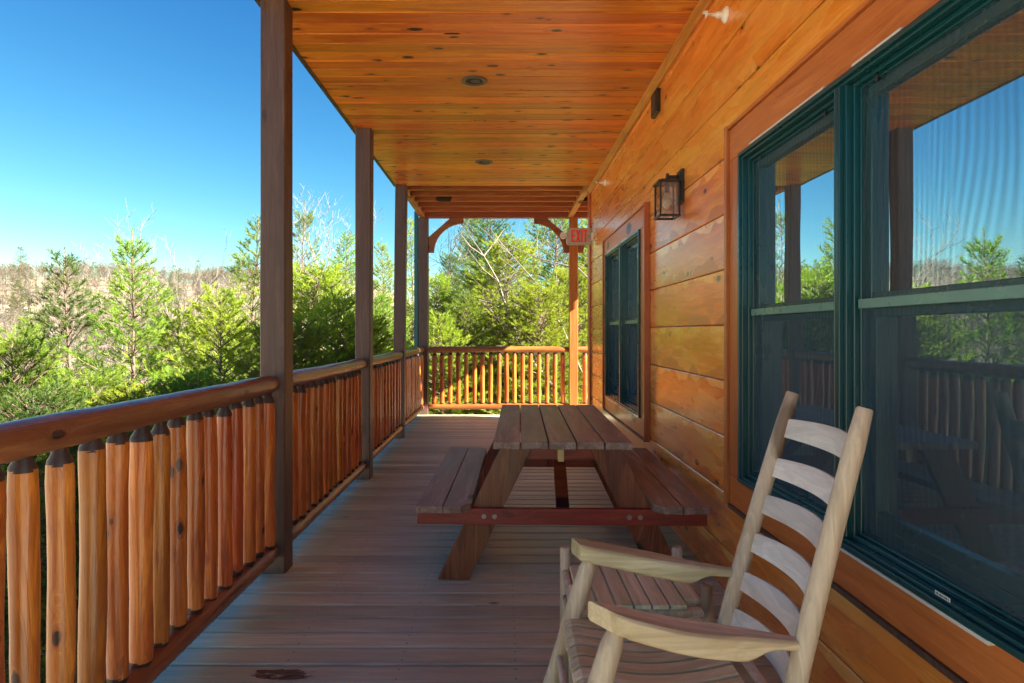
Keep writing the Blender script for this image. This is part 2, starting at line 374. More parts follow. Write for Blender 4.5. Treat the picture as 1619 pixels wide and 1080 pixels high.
def ground_mat():
    t = NT('leaf_litter'); tc = t.n('ShaderNodeTexCoord'); v = tc.outputs['Object']
    n1 = t.noise(v, .35, 6, .6); n2 = t.noise(v, 6, 8, .7); n3 = t.voro(v, 14)
    c = t.ramp(n1, [(.35, (.20,.14,.085)), (.5, (.32,.24,.16)), (.65, (.22,.20,.10))])
    c = t.mix(t.mapr(n2, .4, .65, 0, .8), c, (.46,.38,.27)); c = t.mix(t.mapr(n3, 0, .5, .35, 0), c, (.07,.045,.03))
    return t.fin(c, .9, t.bump(n2, .8, .08))
M['ground'] = ground_mat()

# ------------------------------------------------------------------ deck, ceiling
WX = 1.12          # wall face
y0, yend = -1.4, 10.30
mb = MB(); k = 0; P = .14
y = -1.5
while y < yend - .01:
    a, b = y + .006, min(y + P - .006, yend); x1 = WX if b < 8.42 else 4.1
    c = .006
    mb.prism([(a, -.035), (b, -.035), (b, -c), (b-c, 0), (a+c, 0), (a, -c)], 'x', -1.345 + random.uniform(-.004, .004), x1)
    y += P
deck = tag(obj('deck', mb, M['deck']), kind='structure')
mb = MB()
for x in (-1.30, -.85, -.40, .05, .5, .95): mb.box(x-.02, x+.02, y0, yend-.045, -.24, -.041)
mb.box(-1.34, 4.05, yend-.04, yend, -.26, -.037)
for yy in (8.5, 8.95, 9.4, 9.85): mb.box(1.2, 4.0, yy, yy+.04, -.24, -.041)
tag(obj('deck_joists', mb, M['beamy'], deck))
obj('gap_shade_sheet', MB().box(-1.33, 4.05, y0, yend-.045, -.0405, -.0365), M['candark'], deck)  # dark sheet added under the boards, standing in for shade in the gaps
for (x, yy) in ((-1.24, -1), (-1.24, 3.59), (-1.24, 8.09), (1.0, 10.2), (-1.24, 10.2)): pass

CZ = 3.10; CE = 8.07
up = thing('upper_deck', 'upper storey deck overhead, amber tongue and groove ceiling and open joists at its far end', 'upper deck', (0, 4, CZ))
mb = MB(); y = -1.5 + .133*16; P = .133  # ceiling cut back out of view to let light in from behind
while y < CE - .02:
    a, b = y + .0028, min(y + P - .0028, CE); c = .007
    mb.prism([(a, CZ+.018), (b, CZ+.018), (b, CZ+c), (b-c, CZ), (a+c, CZ), (a, CZ+c)], 'x', -1.315, WX)
    y += P
part('ceiling', mb, M['ceil'], up)
mb = MB(); mb.box(-1.31, WX+.01, .63, CE-.002, CZ+.02, CZ+.30)
part('ceiling_joist_core', mb, M['beam'], up)
mb = MB(); mb.box(-1.345, -1.316, .62, CE+.03, CZ-.004, CZ+.31)
part('fascia', mb, M['post'], up)
for yy in (8.40, 8.76, 9.12, 9.50, 9.88):
    mb = MB(); mb.box(-1.22, 3.25, yy, yy+.04, CZ+.02, CZ+.205)
    part('joist', mb, M['beam'], up, bevel=.003)
mb = MB(); mb.box(-1.31, 3.3, 10.285, 10.41, CZ, CZ+.205)
part('end_beam', mb, M['brace'], up, bevel=.004)
mb = MB(); mb.box(-1.305, -1.225, CE+.002, 10.284, CZ, CZ+.205)
part('side_beam', mb, M['beamy'], up, bevel=.004)
mb = MB(); mb.box(1.02, 1.10, CE+.002, 10.284, CZ, CZ+.205)
part('side_beam', mb, M['beamy'], up, bevel=.004)
mb = MB(); y = CE+.01
while y < 10.4:
    mb.box(-1.33, WX-.005 if y < 8.42 else 3.35, y+.003, y+.137, CZ+.206, CZ+.24); y += .14
part('upper_decking', mb, M['beam'], up)

def brace_mb(x0, x1, z0, z1, ya, yb, flip):
    # curved knee brace: quarter arc on the inner edge, straight outer edge cut back
    n = 14; W = abs(x1-x0); H = z1-z0; inner = []; outer = []
    for i in range(n+1):
        t = i/n*math.pi/2
        inner.append((W - (W-.0)*math.cos(t)*1.0 if False else W*(1-math.cos(t)) , H*math.sin(t)))
    prof = [(0.0, 0.0), (.09, 0.0)]
    for i in range(1, n):
        t = i/n*math.pi/2
        prof.append((.09 + (W-.09)*(1-math.cos(t)), (H-.09)*math.sin(t)))
    prof += [(W, H-.09), (W, H), (W-.20, H)]
    m_ = 5
    for i in range(1, m_):
        t = i/m_; prof.append(((W-.20)*(1-t), H - (H-.24)*t))
    prof += [(0, .24)]
    pts = [((x0 + px*(1 if x1 > x0 else -1)), z0+pz) for px, pz in prof]
    return MB().prism(pts, 'y', ya, yb)

# ------------------------------------------------------------------ posts
def post(name, x, y, label, ztop=CZ, lean=0, h=.135, mat='post'):
    w = h
    o = Vector((x + w/2, y + w/2, 0)); mb = MB()
    secs = []
    nz = 9
    for i in range(nz):
        z = i/(nz-1)*(ztop-.001); l = lean*i/(nz-1); e = random.uniform(-.0012, .0012); a = w/2 + e; c = .006
        secs.append([(l+px, py, z+.001) for px, py in ((-a+c,-a),(a-c,-a),(a,-a+c),(a,a-c),(a-c,a),(-a+c,a),(-a,a-c),(-a,-a+c))])
    mb.loft(secs)
    p = obj(name, mb, M[mat]); p.location = o
    return tag(p, label, 'post', 'square posts holding up the upper deck')
PX = -1.305
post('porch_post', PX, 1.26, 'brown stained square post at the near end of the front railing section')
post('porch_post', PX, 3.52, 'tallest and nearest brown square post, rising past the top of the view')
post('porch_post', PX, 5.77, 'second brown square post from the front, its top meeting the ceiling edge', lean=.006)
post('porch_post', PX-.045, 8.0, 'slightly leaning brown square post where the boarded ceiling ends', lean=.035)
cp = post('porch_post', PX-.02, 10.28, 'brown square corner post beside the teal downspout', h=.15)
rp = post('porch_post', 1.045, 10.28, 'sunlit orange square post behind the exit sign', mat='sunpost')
b1 = brace_mb(-1.175, -.62, 2.55, CZ-.001, 10.31, 10.37, 0); part('knee_brace', b1, M['brace'], up, bevel=.004)
b2 = brace_mb(1.044, .49, 2.55, CZ-.001, 10.31, 10.37, 0); part('knee_brace', b2, M['brace'], up, bevel=.004)
b3 = brace_mb(1.181, 1.735, 2.55, CZ-.001, 10.31, 10.37, 0); part('knee_brace', b3, M['brace'], up, bevel=.004)

# downspout
mb = MB(); mb.box(-1.395, -1.332, 10.30, 10.38, -3.2, CZ+.1); 
ds = thing('downspout', 'teal metal downspout running down behind the corner post', 'downspout', (-1.36, 10.34, -3.2))
part('pipe', mb, M['teal'], ds, bevel=.008)
for z in (.4, 2.4):
    part('strap', MB().box(-1.40, -1.327, 10.296, 10.384, z, z+.03), M['teal'], ds)

# ------------------------------------------------------------------ railings
def baluster_mesh(seed, zlo=.15, zhi=.985, r=.0356):
    rs = random.Random(seed); pts = []; rad = []; n = 15; ph = rs.uniform(0, 6)
    bx, by = rs.uniform(-.006, .006), rs.uniform(-.006, .006)
    z0, z1 = zlo + .035 + rs.uniform(-.008, .010), zhi - .04 + rs.uniform(-.012, .008)
    for i in range(n):
        t = i/(n-1); z = z0 + (z1-z0)*t
        pts.append((bx*math.sin(math.pi*t), by*math.sin(math.pi*t), z))
        rad.append(r*(1 + .022*math.sin(t*9+ph) + rs.uniform(-.02, .02) - (.05 if i in (0, n-1) else 0)))
    body = MB().tube(pts, rad, 18, wob=.035)
    tip = MB(); tip2 = MB()
    tip.tube([(0,0,z1-.006), (0,0,z1+.008), (0,0,z1+.03), (0,0,z1+.075)], [r*.965, r*.93, r*.62, r*.5], 18, wob=.03)
    tip2.tube([(0,0,z0+.006), (0,0,z0-.008), (0,0,z0-.03), (0,0,z0-.07)], [r*.965, r*.93, r*.6, r*.5], 18, wob=.03)
    me = mesh_from('baluster', body.v, body.f); fixn(me); me.materials.append(M['log'])
    m2 = mesh_from('tapered_tip', tip.v, tip.f); fixn(m2); m2.materials.append(M['tip'])
    m3_ = mesh_from('tapered_tip', tip2.v, tip2.f); fixn(m3_); m3_.materials.append(M['tip'])
    for m_ in (me, m2, m3_):
        for p in m_.polygons: p.use_smooth = True
        m_.set_sharp_from_angle(angle=R(40))
    return me, m2, m3_
BAL = [baluster_mesh(s) for s in range(7)]

def log_rail(L, r, seed, along, z):
    rs = random.Random(seed); n = 26; pts = []; rad = []; a1 = rs.uniform(-.003, .003)
    for i in range(n):
        t = i/(n-1); q = t*L; s_ = a1*math.sin(math.pi*t)
        endf = min(1, .80 + min(q, L-q)/.05*.2)
        pts.append((s_, q, z + .002*math.sin(t*5+seed)) if along == 'y' else (q, s_, z + .002*math.sin(t*5+seed)))
        rad.append(r*endf*(1 + rs.uniform(-.018, .018)))
    return MB().tube(pts, rad, 22, wob=.03)

def railing(x, y, L, label, along='y', xs=None, seed=1):
    t = thing('railing', label, 'railing', (x, y, 0), 0, 'log railing sections between the porch posts')
    mt = M['rail'] if along == 'y' else M['railx']
    obj('top_rail', log_rail(L, .050, seed, along, 1.022), mt, t, smooth=True)
    obj('bottom_rail', log_rail(L, .046, seed+5, along, .128), mt, t, smooth=True)
    for i, q in enumerate(xs):
        me, m2, m3_ = random.choice(BAL)
        b = bpy.data.objects.new('baluster', me); COL.objects.link(b); b.parent = t
        j = random.uniform(-.006, .006)
        b.location = (j, q, 0) if along == 'y' else (q, j, 0)
        b.rotation_euler = (random.uniform(-.006, .006), random.uniform(-.006, .006), random.uniform(0, 6.28))
        s_ = random.uniform(.92, 1.06); b.scale = (s_, s_, 1)
        for m_ in (m2, m3_): c = bpy.data.objects.new('tapered_tip', m_); COL.objects.link(c); c.parent = b
RX = -1.238
bs = [2.045 - .134*i for i in range(15)][::-1]
railing(RX, 1.396, 2.123, 'nearest log railing section, with thick amber balusters left of the tallest post', xs=bs, seed=1)
railing(RX, 3.656, 2.113, 'log railing section between the tallest post and the second post', xs=[.07 + .1335*i for i in range(16)][:15], seed=2)
railing(RX-.02, 5.906, 2.093, 'log railing section between the second post and the leaning post', xs=[.07 + .132*i for i in range(16)][:15], seed=3)
railing(RX-.03, 8.136, 2.143, 'short looking left railing section from leaning post to corner post', xs=[.07 + .1335*i for i in range(16)], seed=4)
railing(-1.173, 10.352, 2.216, 'sunlit railing section crossing the far end of the deck', 'x', xs=[.088 + .1272*i for i in range(17)], seed=5)
railing(1.182, 10.352, 1.9, 'railing stub to the right of the far post behind the wall corner', 'x', xs=[.115 + .1272*i for i in range(14)], seed=6)

# ------------------------------------------------------------------ house
house = thing('cabin', 'orange stained wooden cabin wall of wide horizontal boards on the right', 'cabin', (2.6, 3.5, 0))
WINS = [(1.23, 2.995), (5.19, 6.885)]        # y range of each double window
WZ0, WZ1, WZM = .618, 2.115, 1.387
YA, YB = .55, 8.41  # near end pulled in, unseen, so sunlight bounces onto the porch
zs = [-.07 + .281*i for i in range(13)]
mb = MB()
rows = [(z, z+.281) for z in zs]
for z, z2 in rows:
    z2 = min(z2, 3.28)
    if z >= 3.28: continue
    cuts = sorted({z, z2, *[c for c in (WZ0-.01, WZ1+.01) if z < c < z2]})
    for a, b in zip(cuts[:-1], cuts[1:]):
        segs = [(YA, YB)]
        if a >= WZ0-.02 and b <= WZ1+.02:
            segs = [(YA, WINS[0][0]-.01), (WINS[0][1]+.01, WINS[1][0]-.01), (WINS[1][1]+.01, YB)]
        ca = .005 if a == z else 0; cb = .005 if b == z2 else 0; ga = .0022 if ca else 0; gb = .0022 if cb else 0
        for s0, s1 in segs:
            pr = [(WX, a+ga+ca), (WX+ca*.8, a+ga), (WX+.04, a+ga), (WX+.04, b-gb), (WX+cb*.8, b-gb), (WX, b-gb-cb)]
            if not ca: pr.pop(1); 
            mb.prism(pr, 'y', s0, s1)
part('wall', mb, M['wall'], house)
# inner shell and unseen outside walls, house kept shallow to let sun past
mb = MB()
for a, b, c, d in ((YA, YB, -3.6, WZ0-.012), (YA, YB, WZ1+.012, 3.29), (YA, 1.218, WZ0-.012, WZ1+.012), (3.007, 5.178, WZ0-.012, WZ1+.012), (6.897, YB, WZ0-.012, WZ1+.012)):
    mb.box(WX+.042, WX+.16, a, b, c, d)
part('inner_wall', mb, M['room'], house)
mb = MB(); mb.box(WX+.03, 4.36, YB, YB+.06, -3.6, 3.28); part('end_wall', mb, M['fascia'], house)
part('back_wall', MB().box(4.3, 4.36, YA, YB-.001, -3.6, 3.28), M['fascia'], house)
part('near_end_wall', MB().box(WX+.03, 4.36, YA-.06, YA-.001, -3.6, 3.28), M['fascia'], house)
mb = MB(); mb.box(WX+.162, 4.29, YA+.01, YB-.01, -.1, 0); part('room_floor', mb, M['roomf'], house)
mb = MB(); mb.box(WX+.162, 4.29, YA+.01, YB-.01, 2.75, 2.8); mb.box(WX+.162, 4.29, 4.0, 4.1, 0.001, 2.749)
part('room_partition', mb, M['room'], house)
mb = MB(); mb.box(WX+.03, 4.5, YA-.2, YB-.001, 3.29, 3.42); part('roof', mb, M['roof'], house)  # unseen low cap instead of an upper storey, shortening the house shadow
# corner board, crown strip
part('corner_board', MB().box(WX-.022, WX-.001, YB-.10, YB+.085, 0.004, CZ-.003), M['trimz'], house, bevel=.003)
part('crown_strip', MB().prism([(WX-.055, CZ-.001), (WX-.001, CZ-.001), (WX-.001, CZ-.045), (WX-.018, CZ-.045), (WX-.05, CZ-.015)], 'y', YA, YB-.101), M['crown'], house)

def window(ya, yb):
    """double window: casing boards, green frame, two double-hung units with screens"""
    ym = (ya+yb)/2; X = WX
    root = MB()   # outer green frame ring + centre mullion, stepped
    def ring(mb, a, b, c, d, w, x0, x1):
        mb.box(x0, x1, a, a+w, c, d); mb.box(x0, x1, b-w, b, c, d)
        mb.box(x0, x1, a+w, b-w, c, c+w); mb.box(x0, x1, a+w, b-w, d-w, d)
    ring(root, ya, yb, WZ0, WZ1, .017, X-.048, X+.09)
    ring(root, ya+.0175, yb-.0175, WZ0+.0175, WZ1-.0175, .011, X-.036, X+.088)
    root.box(X-.044, X+.088, ym-.016, ym+.016, WZ0+.029, WZ1-.029)
    root.box(X-.030, X+.086, ym-.033, ym-.0165, WZ0+.029, WZ1-.029); root.box(X-.030, X+.086, ym+.0165, ym+.033, WZ0+.029, WZ1-.029)
    root.box(X-.052, X-.0485, ym-.003, ym+.003, WZ0+.03, WZ1-.03)
    w = part('window', root, M['green'], house, bevel=.0025)
    def sub(name, mb, mat, **k):
        return obj(name, mb, mat, w, origin=house.location, **k)
    # casing boards
    cs = MB(); c0, c1 = X-.030, X-.0005
    cs.box(c0, c1, ya-.185, yb+.155, WZ1+.004, WZ1+.155); 
    sub('casing_head', cs, M['trim'], bevel=.003)
    cs = MB(); cs.box(c0, c1, ya-.185, yb+.155, WZ0-.14, WZ0-.004); sub('casing_sill', cs, M['trim'], bevel=.003)
    cs = MB(); cs.box(c0, c1, yb+.003, yb+.155, WZ0-.003, WZ1+.003); sub('casing_side', cs, M['trimz'], bevel=.003)
    cs = MB(); cs.box(c0, c1, ya-.185, ya-.003, WZ0-.003, WZ1+.003); sub('casing_side', cs, M['trimz'], bevel=.003)
    cs = MB(); cs.box(c0-.018, c1, yb+.156, yb+.186, WZ0-.145, WZ1+.175); sub('edge_strip', cs, M['trimz'], bevel=.003)
    cs = MB(); cs.box(c0-.018, c1, ya-.216, ya-.186, WZ0-.145, WZ1+.175); sub('edge_strip', cs, M['trimz'], bevel=.003)
    cs = MB(); cs.box(c0-.012, c1, ya-.185, yb+.155, WZ1+.156, WZ1+.172); sub('drip_cap', cs, M['trim'])
    cs = MB(); cs.box(c0-.010, c1, ya-.185, yb+.155, WZ0-.158, WZ0-.1405); sub('apron_strip', cs, M['post'])
    # white flashing peeping out at top and bottom
    for q0, q1, zz in ((ya+.22, ya+.86, WZ0-.012), (ya+1.0, ya+1.5, WZ0-.010)): sub('flashing', MB().box(X-.0465, X-.0305, q0, q1, zz, zz+.0095), M['flash'])
    for q0, q1 in ((ya+.55, ya+.80), (ya+.98, yb-.12)): sub('flashing', MB().box(X-.040, X-.0305, q0, q1, WZ1+.0005, WZ1+.013), M['flash'])
    for a, b in ((ya+.029, ym-.0335), (ym+.0335, yb-.029)):
        z0, z1 = WZ0+.0290, WZ1-.0290
        s = MB(); ring(s, a, b, z0, z1, .014, X-.012, X+.084)     # jamb step
        ring(s, a+.0145, b-.0145, z0+.0145, z1-.0145, .009, X+.004, X+.08)
        sub('jamb', s, M['green'], bevel=.002)
        a2, b2, z2, z3 = a+.024, b-.024, z0+.024, z1-.024
        s = MB(); ring(s, a2, b2, WZM, z3, .034, X+.018, X+.05); sub('upper_sash', s, M['green'], bevel=.003)
        s = MB(); ring(s, a2, b2, z2, WZM-.006, .034, X+.032, X+.066); s.box(X+.035, X+.063, a2+.034, b2-.034, z2+.0342, z2+.075); sub('lower_sash', s, M['green'], bevel=.003)
        s = MB(); s.box(X-.006, X+.0175, a2-.0005, b2+.0005, WZM-.014, WZM+.016); sub('meeting_rail', s, M['greenrail'], bevel=.002)
        s = MB(); s.box(X+.036, X+.040, a2+.03, b2-.03, WZM+.03, z3-.03); sub('upper_pane', s, M['glass'])
        s = MB(); s.box(X+.050, X+.054, a2+.03, b2-.03, z2+.03, WZM-.035); sub('lower_pane', s, M['glass'])
        s = MB(); s.add([(X+.010, a2, WZM), (X+.010, b2, WZM), (X+.010, b2, z3), (X+.010, a2, z3)], [(0,1,2,3)]); sub('insect_screen', s, M['screen'])
        s = MB(); s.add([(X+.010, a2, z2), (X+.010, b2, z2), (X+.010, b2, WZM-.001), (X+.010, a2, WZM-.001)], [(0,1,2,3)]); sub('insect_screen', s, M['screenlow'])
        for q_ in (b2-.10, a2+.10): sub('screen_clip', MB().box(X-.002, X+.003, q_, q_+.015, z3-.012, z3+.006), M['black'])
        q = a + (b-a)*.40
        s = MB(); s.box(X-.0372, X-.0362, q, q+.055, WZ0+.026, WZ0+.036); lb = sub('maker_label', s, M['sticker'])
        s = MB()
        for i in range(9): s.box(X-.0378, X-.03725, q+.004+i*.0055, q+.004+i*.0055+(.0035 if i % 3 else .002), WZ0+.028, WZ0+.034)
        sub('maker_label_print', s, M['ink'])
    return w
for a, b in WINS: window(a, b)

# wall-mounted lantern
L0 = (WX, 4.10, 2.1)
lan = thing('wall_lantern', 'black box lantern with seeded glass panes mounted on the orange wall', 'wall light', L0)
mb = MB(); mb.box(WX-.018, WX-.0005, 4.04, 4.16, 2.10, 2.31); mb.box(WX-.024, WX-.0185, 4.052, 4.148, 2.115, 2.295); part('back_plate', mb, M['black'], lan, bevel=.003)
mb = MB(); mb.box(WX-.10, WX-.0245, 4.092, 4.108, 2.262, 2.280); mb.cyl((WX-.09, 4.10, 2.235), (WX-.09, 4.10, 2.292), .010, 12); mb.box(WX-.105, WX-.075, 4.085, 4.115, 2.245, 2.262); part('arm', mb, M['black'], lan, bevel=.002)
lx0, lx1, ly0, ly1, lz0, lz1 = WX-.155, WX-.030, 4.025, 4.175, 2.025, 2.225
mb = MB(); mb.box(lx0-.010, lx1+.002, ly0-.010, ly1+.010, lz1, lz1+.012); mb.box(lx0+.012, lx1-.012, ly0+.012, ly1-.012, lz1+.0125, lz1+.021); part('cap', mb, M['black'], lan, bevel=.002)
mb = MB(); t_ = .010
for x in (lx0, lx1-t_):
    for yy in (ly0, ly1-t_): mb.box(x, x+t_, yy, yy+t_, lz0+.0005, lz1-.0005)
b_ = .012
mb.box(lx0-.004, lx1+.002, ly0-.004, ly0+t_, lz0-b_, lz0); mb.box(lx0-.004, lx1+.002, ly1-t_, ly1+.004, lz0-b_, lz0)
mb.box(lx0-.004, lx0+t_, ly0+t_+.0005, ly1-t_-.0005, lz0-b_, lz0); mb.box(lx1-t_, lx1+.002, ly0+t_+.0005, ly1-t_-.0005, lz0-b_, lz0)
part('frame', mb, M['black'], lan)
for a, b, c, d in ((lx0+t_, lx1-t_, ly0+.004, ly0+.006), (lx0+t_, lx1-t_, ly1-.006, ly1-.004), (lx0+.004, lx0+.006, ly0+t_, ly1-t_), (lx1-.006, lx1-.004, ly0+t_, ly1-t_)):
    part('pane', MB().box(a, b, c, d, lz0+.001, lz1-.001), M['lampglass'], lan)
cx, cy = (lx0+lx1)/2, (ly0+ly1)/2
part('bulb', MB().tube([(cx,cy,lz1-.055),(cx,cy,lz1-.07),(cx,cy,lz1-.09),(cx,cy,lz1-.125),(cx,cy,lz1-.148),(cx,cy,lz1-.155)], [.013,.020,.029,.030,.018,.004], 16), M['white'], lan, smooth=True)
part('socket', MB().cyl((cx,cy,lz1-.055), (cx,cy,lz1-.0005), .014), M['black'], lan)

# dark speaker box under the crown
sp = thing('wall_speaker', 'small dark flat box fixed high on the wall under the ceiling', 'speaker', (WX, 4.74, 2.95))
part('housing', MB().box(WX-.030, WX-.0005, 4.65, 4.82, 2.865, 3.035), M['black'], sp, bevel=.006)
part('grille', MB().box(WX-.034, WX-.0302, 4.664, 4.806, 2.879, 3.021), plain('brown_grille', (.07,.035,.02), .7, nz=.4, sc=200), sp)

# sidewall sprinkler heads
def sprinkler(y, z, label):
    s = thing('sprinkler_head', label, 'sprinkler', (WX, y, z), 0, 'sprinkler heads along the wall')
    X = WX
    part('wall_cup', MB().tube([(X-.001,y,z),(X-.008,y,z),(X-.012,y,z),(X-.022,y,z)], [.041,.040,.034,.024], 24), M['white'], s, smooth=True)
    part('body', MB().tube([(X-.0225,y,z),(X-.05,y,z),(X-.052,y,z),(X-.068,y,z)], [.019,.017,.010,.009], 18), M['white'], s, smooth=True)
    mb = MB(); mb.box(X-.098, X-.0685, y-.010, y-.006, z-.002, z+.004); mb.box(X-.098, X-.0685, y+.006, y+.010, z-.002, z+.004); mb.cyl((X-.069,y,z), (X-.096,y,z), .0025, 8)
    part('frame_arm', mb, M['white'], s)
    mb = MB(); mb.box(X-.102, X-.0985, y-.017, y+.017, z-.012, z+.010); mb.box(X-.118, X-.0985, y-.015, y+.015, z+.0102, z+.0135)
    part('deflector', mb, M['white'], s)
sprinkler(3.28, 2.888, 'white sprinkler head high on the wall near the top of the view')
sprinkler(7.13, 2.925, 'small white sprinkler head near the far corner of the wall, above the exit sign')

# exit sign, standing out from the wall
ex = thing('exit_sign', 'beige exit sign with red letters standing out from the wall corner', 'exit sign', (WX, 8.06, 2.47))
y = 8.06
part('housing', MB().box(.785, 1.088, y, y+.045, 2.372, 2.582), M['beige'], ex, bevel=.014, seg=3)
part('mount', MB().box(1.0885, 1.119, y-.005, y+.05, 2.43, 2.525), M['white'], ex, bevel=.004)
part('face_rim', MB().box(.80, 1.073, y-.0025, y-.0002, 2.386, 2.390).box(.80, 1.073, y-.0025, y-.0002, 2.564, 2.568).box(.80, .803, y-.0025, y-.0002, 2.391, 2.563).box(1.070, 1.073, y-.0025, y-.0002, 2.391, 2.563), M['beige'], ex)
def bar(mb, x0, z0, x1, z1, w):
    mb.beam((x0, y-.004, z0), (x1, y-.004, z1), .004, w, up=(1,0,0) if abs(z1-z0) > abs(x1-x0)*.3 else (0,0,1))
lt = MB(); zb, zt, w = 2.405, 2.555, .018; ya, yb_ = y-.0075, y-.0005
lx = .842
lt.box(lx, lx+w, ya, yb_, zb, zt)
for z in (zb, (zb+zt)/2-w/2, zt-w): lt.box(lx+w+.0001, lx+.048, ya, yb_, z, z+w)
lx = .898
lt.prism([(lx, zb), (lx+w, zb), (lx+.056, zt), (lx+.056-w, zt)], 'y', ya, yb_)
lt.prism([(lx+.056, zb), (lx+.056-w, zb), (lx, zt), (lx+w, zt)], 'y', ya-.0006, yb_)
lx = .963; lt.box(lx, lx+w, ya, yb_, zb, zt)
lx = .990; lt.box(lx, lx+.052, ya, yb_, zt-w, zt); lt.box(lx+.026-w/2, lx+.026+w/2, ya, yb_, zb, zt-w-.0001)
part('letters', lt, M['red'], ex)
part('chevron', MB().prism([(1.047,2.452),(1.052,2.452),(1.064,2.474),(1.052,2.496),(1.047,2.496),(1.058,2.474)], 'y', ya, yb_), plain('chevron_brown', (.25,.05,.03), .5), ex)
hd = part('lamp_head', MB().tube([(.742, y+.055, 2.49), (.742, y+.02, 2.487), (.742, y-.012, 2.484)], [.024, .040, .044], 12), M['white'], ex, smooth=True)
part('lamp_arm', MB().cyl((.750, y+.03, 2.49), (.786, y+.025, 2.49), .008, 10), M['white'], ex)
ls = MB()
for i in range(4): ls.box(.705, .779, y-.0145, y-.0125, 2.458+i*.015, 2.462+i*.015)
part('lamp_lens', ls, plain('lens_grey', (.3,.33,.36), .2), ex)

# recessed ceiling lights
def downlight(x, y, label):
    t = thing('recessed_light', label, 'ceiling light', (x, y, CZ), 0, 'recessed lights in the ceiling')
    n = 28; mb = MB(); rings = []
    prof = [(.094, -.0005), (.094, -.006), (.086, -.010), (.066, -.009), (.060, -.004)]
    vs = []; fs = []
    for r_, z_ in prof:
        for k in range(n):
            a = 2*math.pi*k/n; vs.append((r_*math.cos(a), r_*math.sin(a), z_))
    for i in range(len(prof)-1):
        for k in range(n): k2 = (k+1) % n; fs.append((i*n+k, i*n+k2, (i+1)*n+k2, (i+1)*n+k))
    mb.add(vs, fs); obj('trim_ring', mb, M['can'], t, smooth=True)
    mb = MB().tube([(0,0,-.0005), (0,0,-.004)], .061, 28); obj('dark_can', mb, M['candark'], t)
    mb = MB().tube([(.012,0,-.0045), (.012,0,-.007)], [.036, .030], 20); obj('bulb', mb, plain('frosted_bulb', (.10,.09,.08), .4), t)
downlight(-.205, 4.69, 'recessed ceiling light with dark can, the larger and nearer of the two')
downlight(-.20, 6.93, 'recessed ceiling light with dark can, the smaller and farther of the two')

# ------------------------------------------------------------------ picnic table
pt = thing('picnic_table', 'dark brown weathered wooden picnic table with attached benches', 'picnic table', (.321, 4.13, 0), R(-1.4))
HL = .845
mb = MB()
ex_ = [.0, .004, -.003, .002, -.004]
for i in range(5):
    a = -.351 + i*.1405; mb.box(a+.003, a+.1375, -HL+ex_[i], HL-ex_[i], .710, .748)
obj('table_top', mb, M['ttop'], pt, bevel=.004)
for s in (-1, 1):
    mb = MB()
    for j in (0, 1):
        a, b = (.462, .600) if j == 0 else (.604, .742)
        if j == 0: pr = [(a, -HL+.065), (a+.05, -HL), (b, -HL), (b, HL), (a+.05, HL), (a, HL-.065)]
        else: pr = [(a, -HL), (b-.012, -HL), (b, -HL+.014), (b, HL-.014), (b-.012, HL), (a, HL)]
        mb.prism([(s*p, q) for p, q in pr], 'z', .386, .424)
    obj('bench', mb, M['ttop'], pt, bevel=.004)
for e in (-1, 1):
    yl = e*(HL-.155)                      # leg plane
    for s in (-1, 1):
        # slanted leg: cut flat top and bottom
        tx, bx_ = s*.225, s*.565; hw = .082
        mb = MB().prism([(tx-hw, .7095), (tx+hw, .7095), (bx_+hw, .002), (bx_-hw, .002)], 'y', yl-.019, yl+.019)
        o = obj('leg', mb, M['tleg'], pt, bevel=.003)
    yb2 = yl + e*.0385
    mb = MB().prism([(-.748, .385), (.748, .385), (.748, .302), (-.748, .302)], 'y', yb2-.019, yb2+.019)
    obj('bench_support', mb, M['tbrace'], pt, bevel=.003)
    for s in (-1, 1):
        for dx in (-.026, .030):
            mb = MB(); c = s*.375+dx; yy = yb2 + e*.0195
            mb.cyl((c, yy, .345), (c, yy+e*.003, .345), .0125, 16); mb.cyl((c, yy+e*.0025, .345), (c, yy+e*.010, .345), .0075, 6)
            obj('bolt', mb, M['steel'], pt)
    mb = MB().box(-.32, .32, yl-e*.0385-.019, yl-e*.0385+.019, .625, .7095)
    obj('top_cleat', mb, M['tbrace'], pt, bevel=.003)
    # diagonal brace from table middle to bench support
    mb = MB().beam((.015, e*.14, .672), (.015, yl-e*.045, .335), .070, .038, up=(0,1,0))
    obj('diagonal_brace', mb, M['tbrace'], pt, bevel=.003)
obj('centre_cleat', MB().box(-.33, .33, -.045, .045, .672, .7095), M['pale'], pt, bevel=.002)
obj('top_block', MB().box(-.022, .008, -HL+.02, -HL+.11, .645, .7095), M['pale'], pt, bevel=.002)

# ------------------------------------------------------------------ rocking chair (faces the railing)
rc = thing('rocking_chair', 'pale weathered wooden rocking chair with slatted back and paddle arms', 'rocking chair', (.42, 1.74, 0))
def lerp(a, b, t): return tuple(a[i] + (b[i]-a[i])*t for i in range(3))
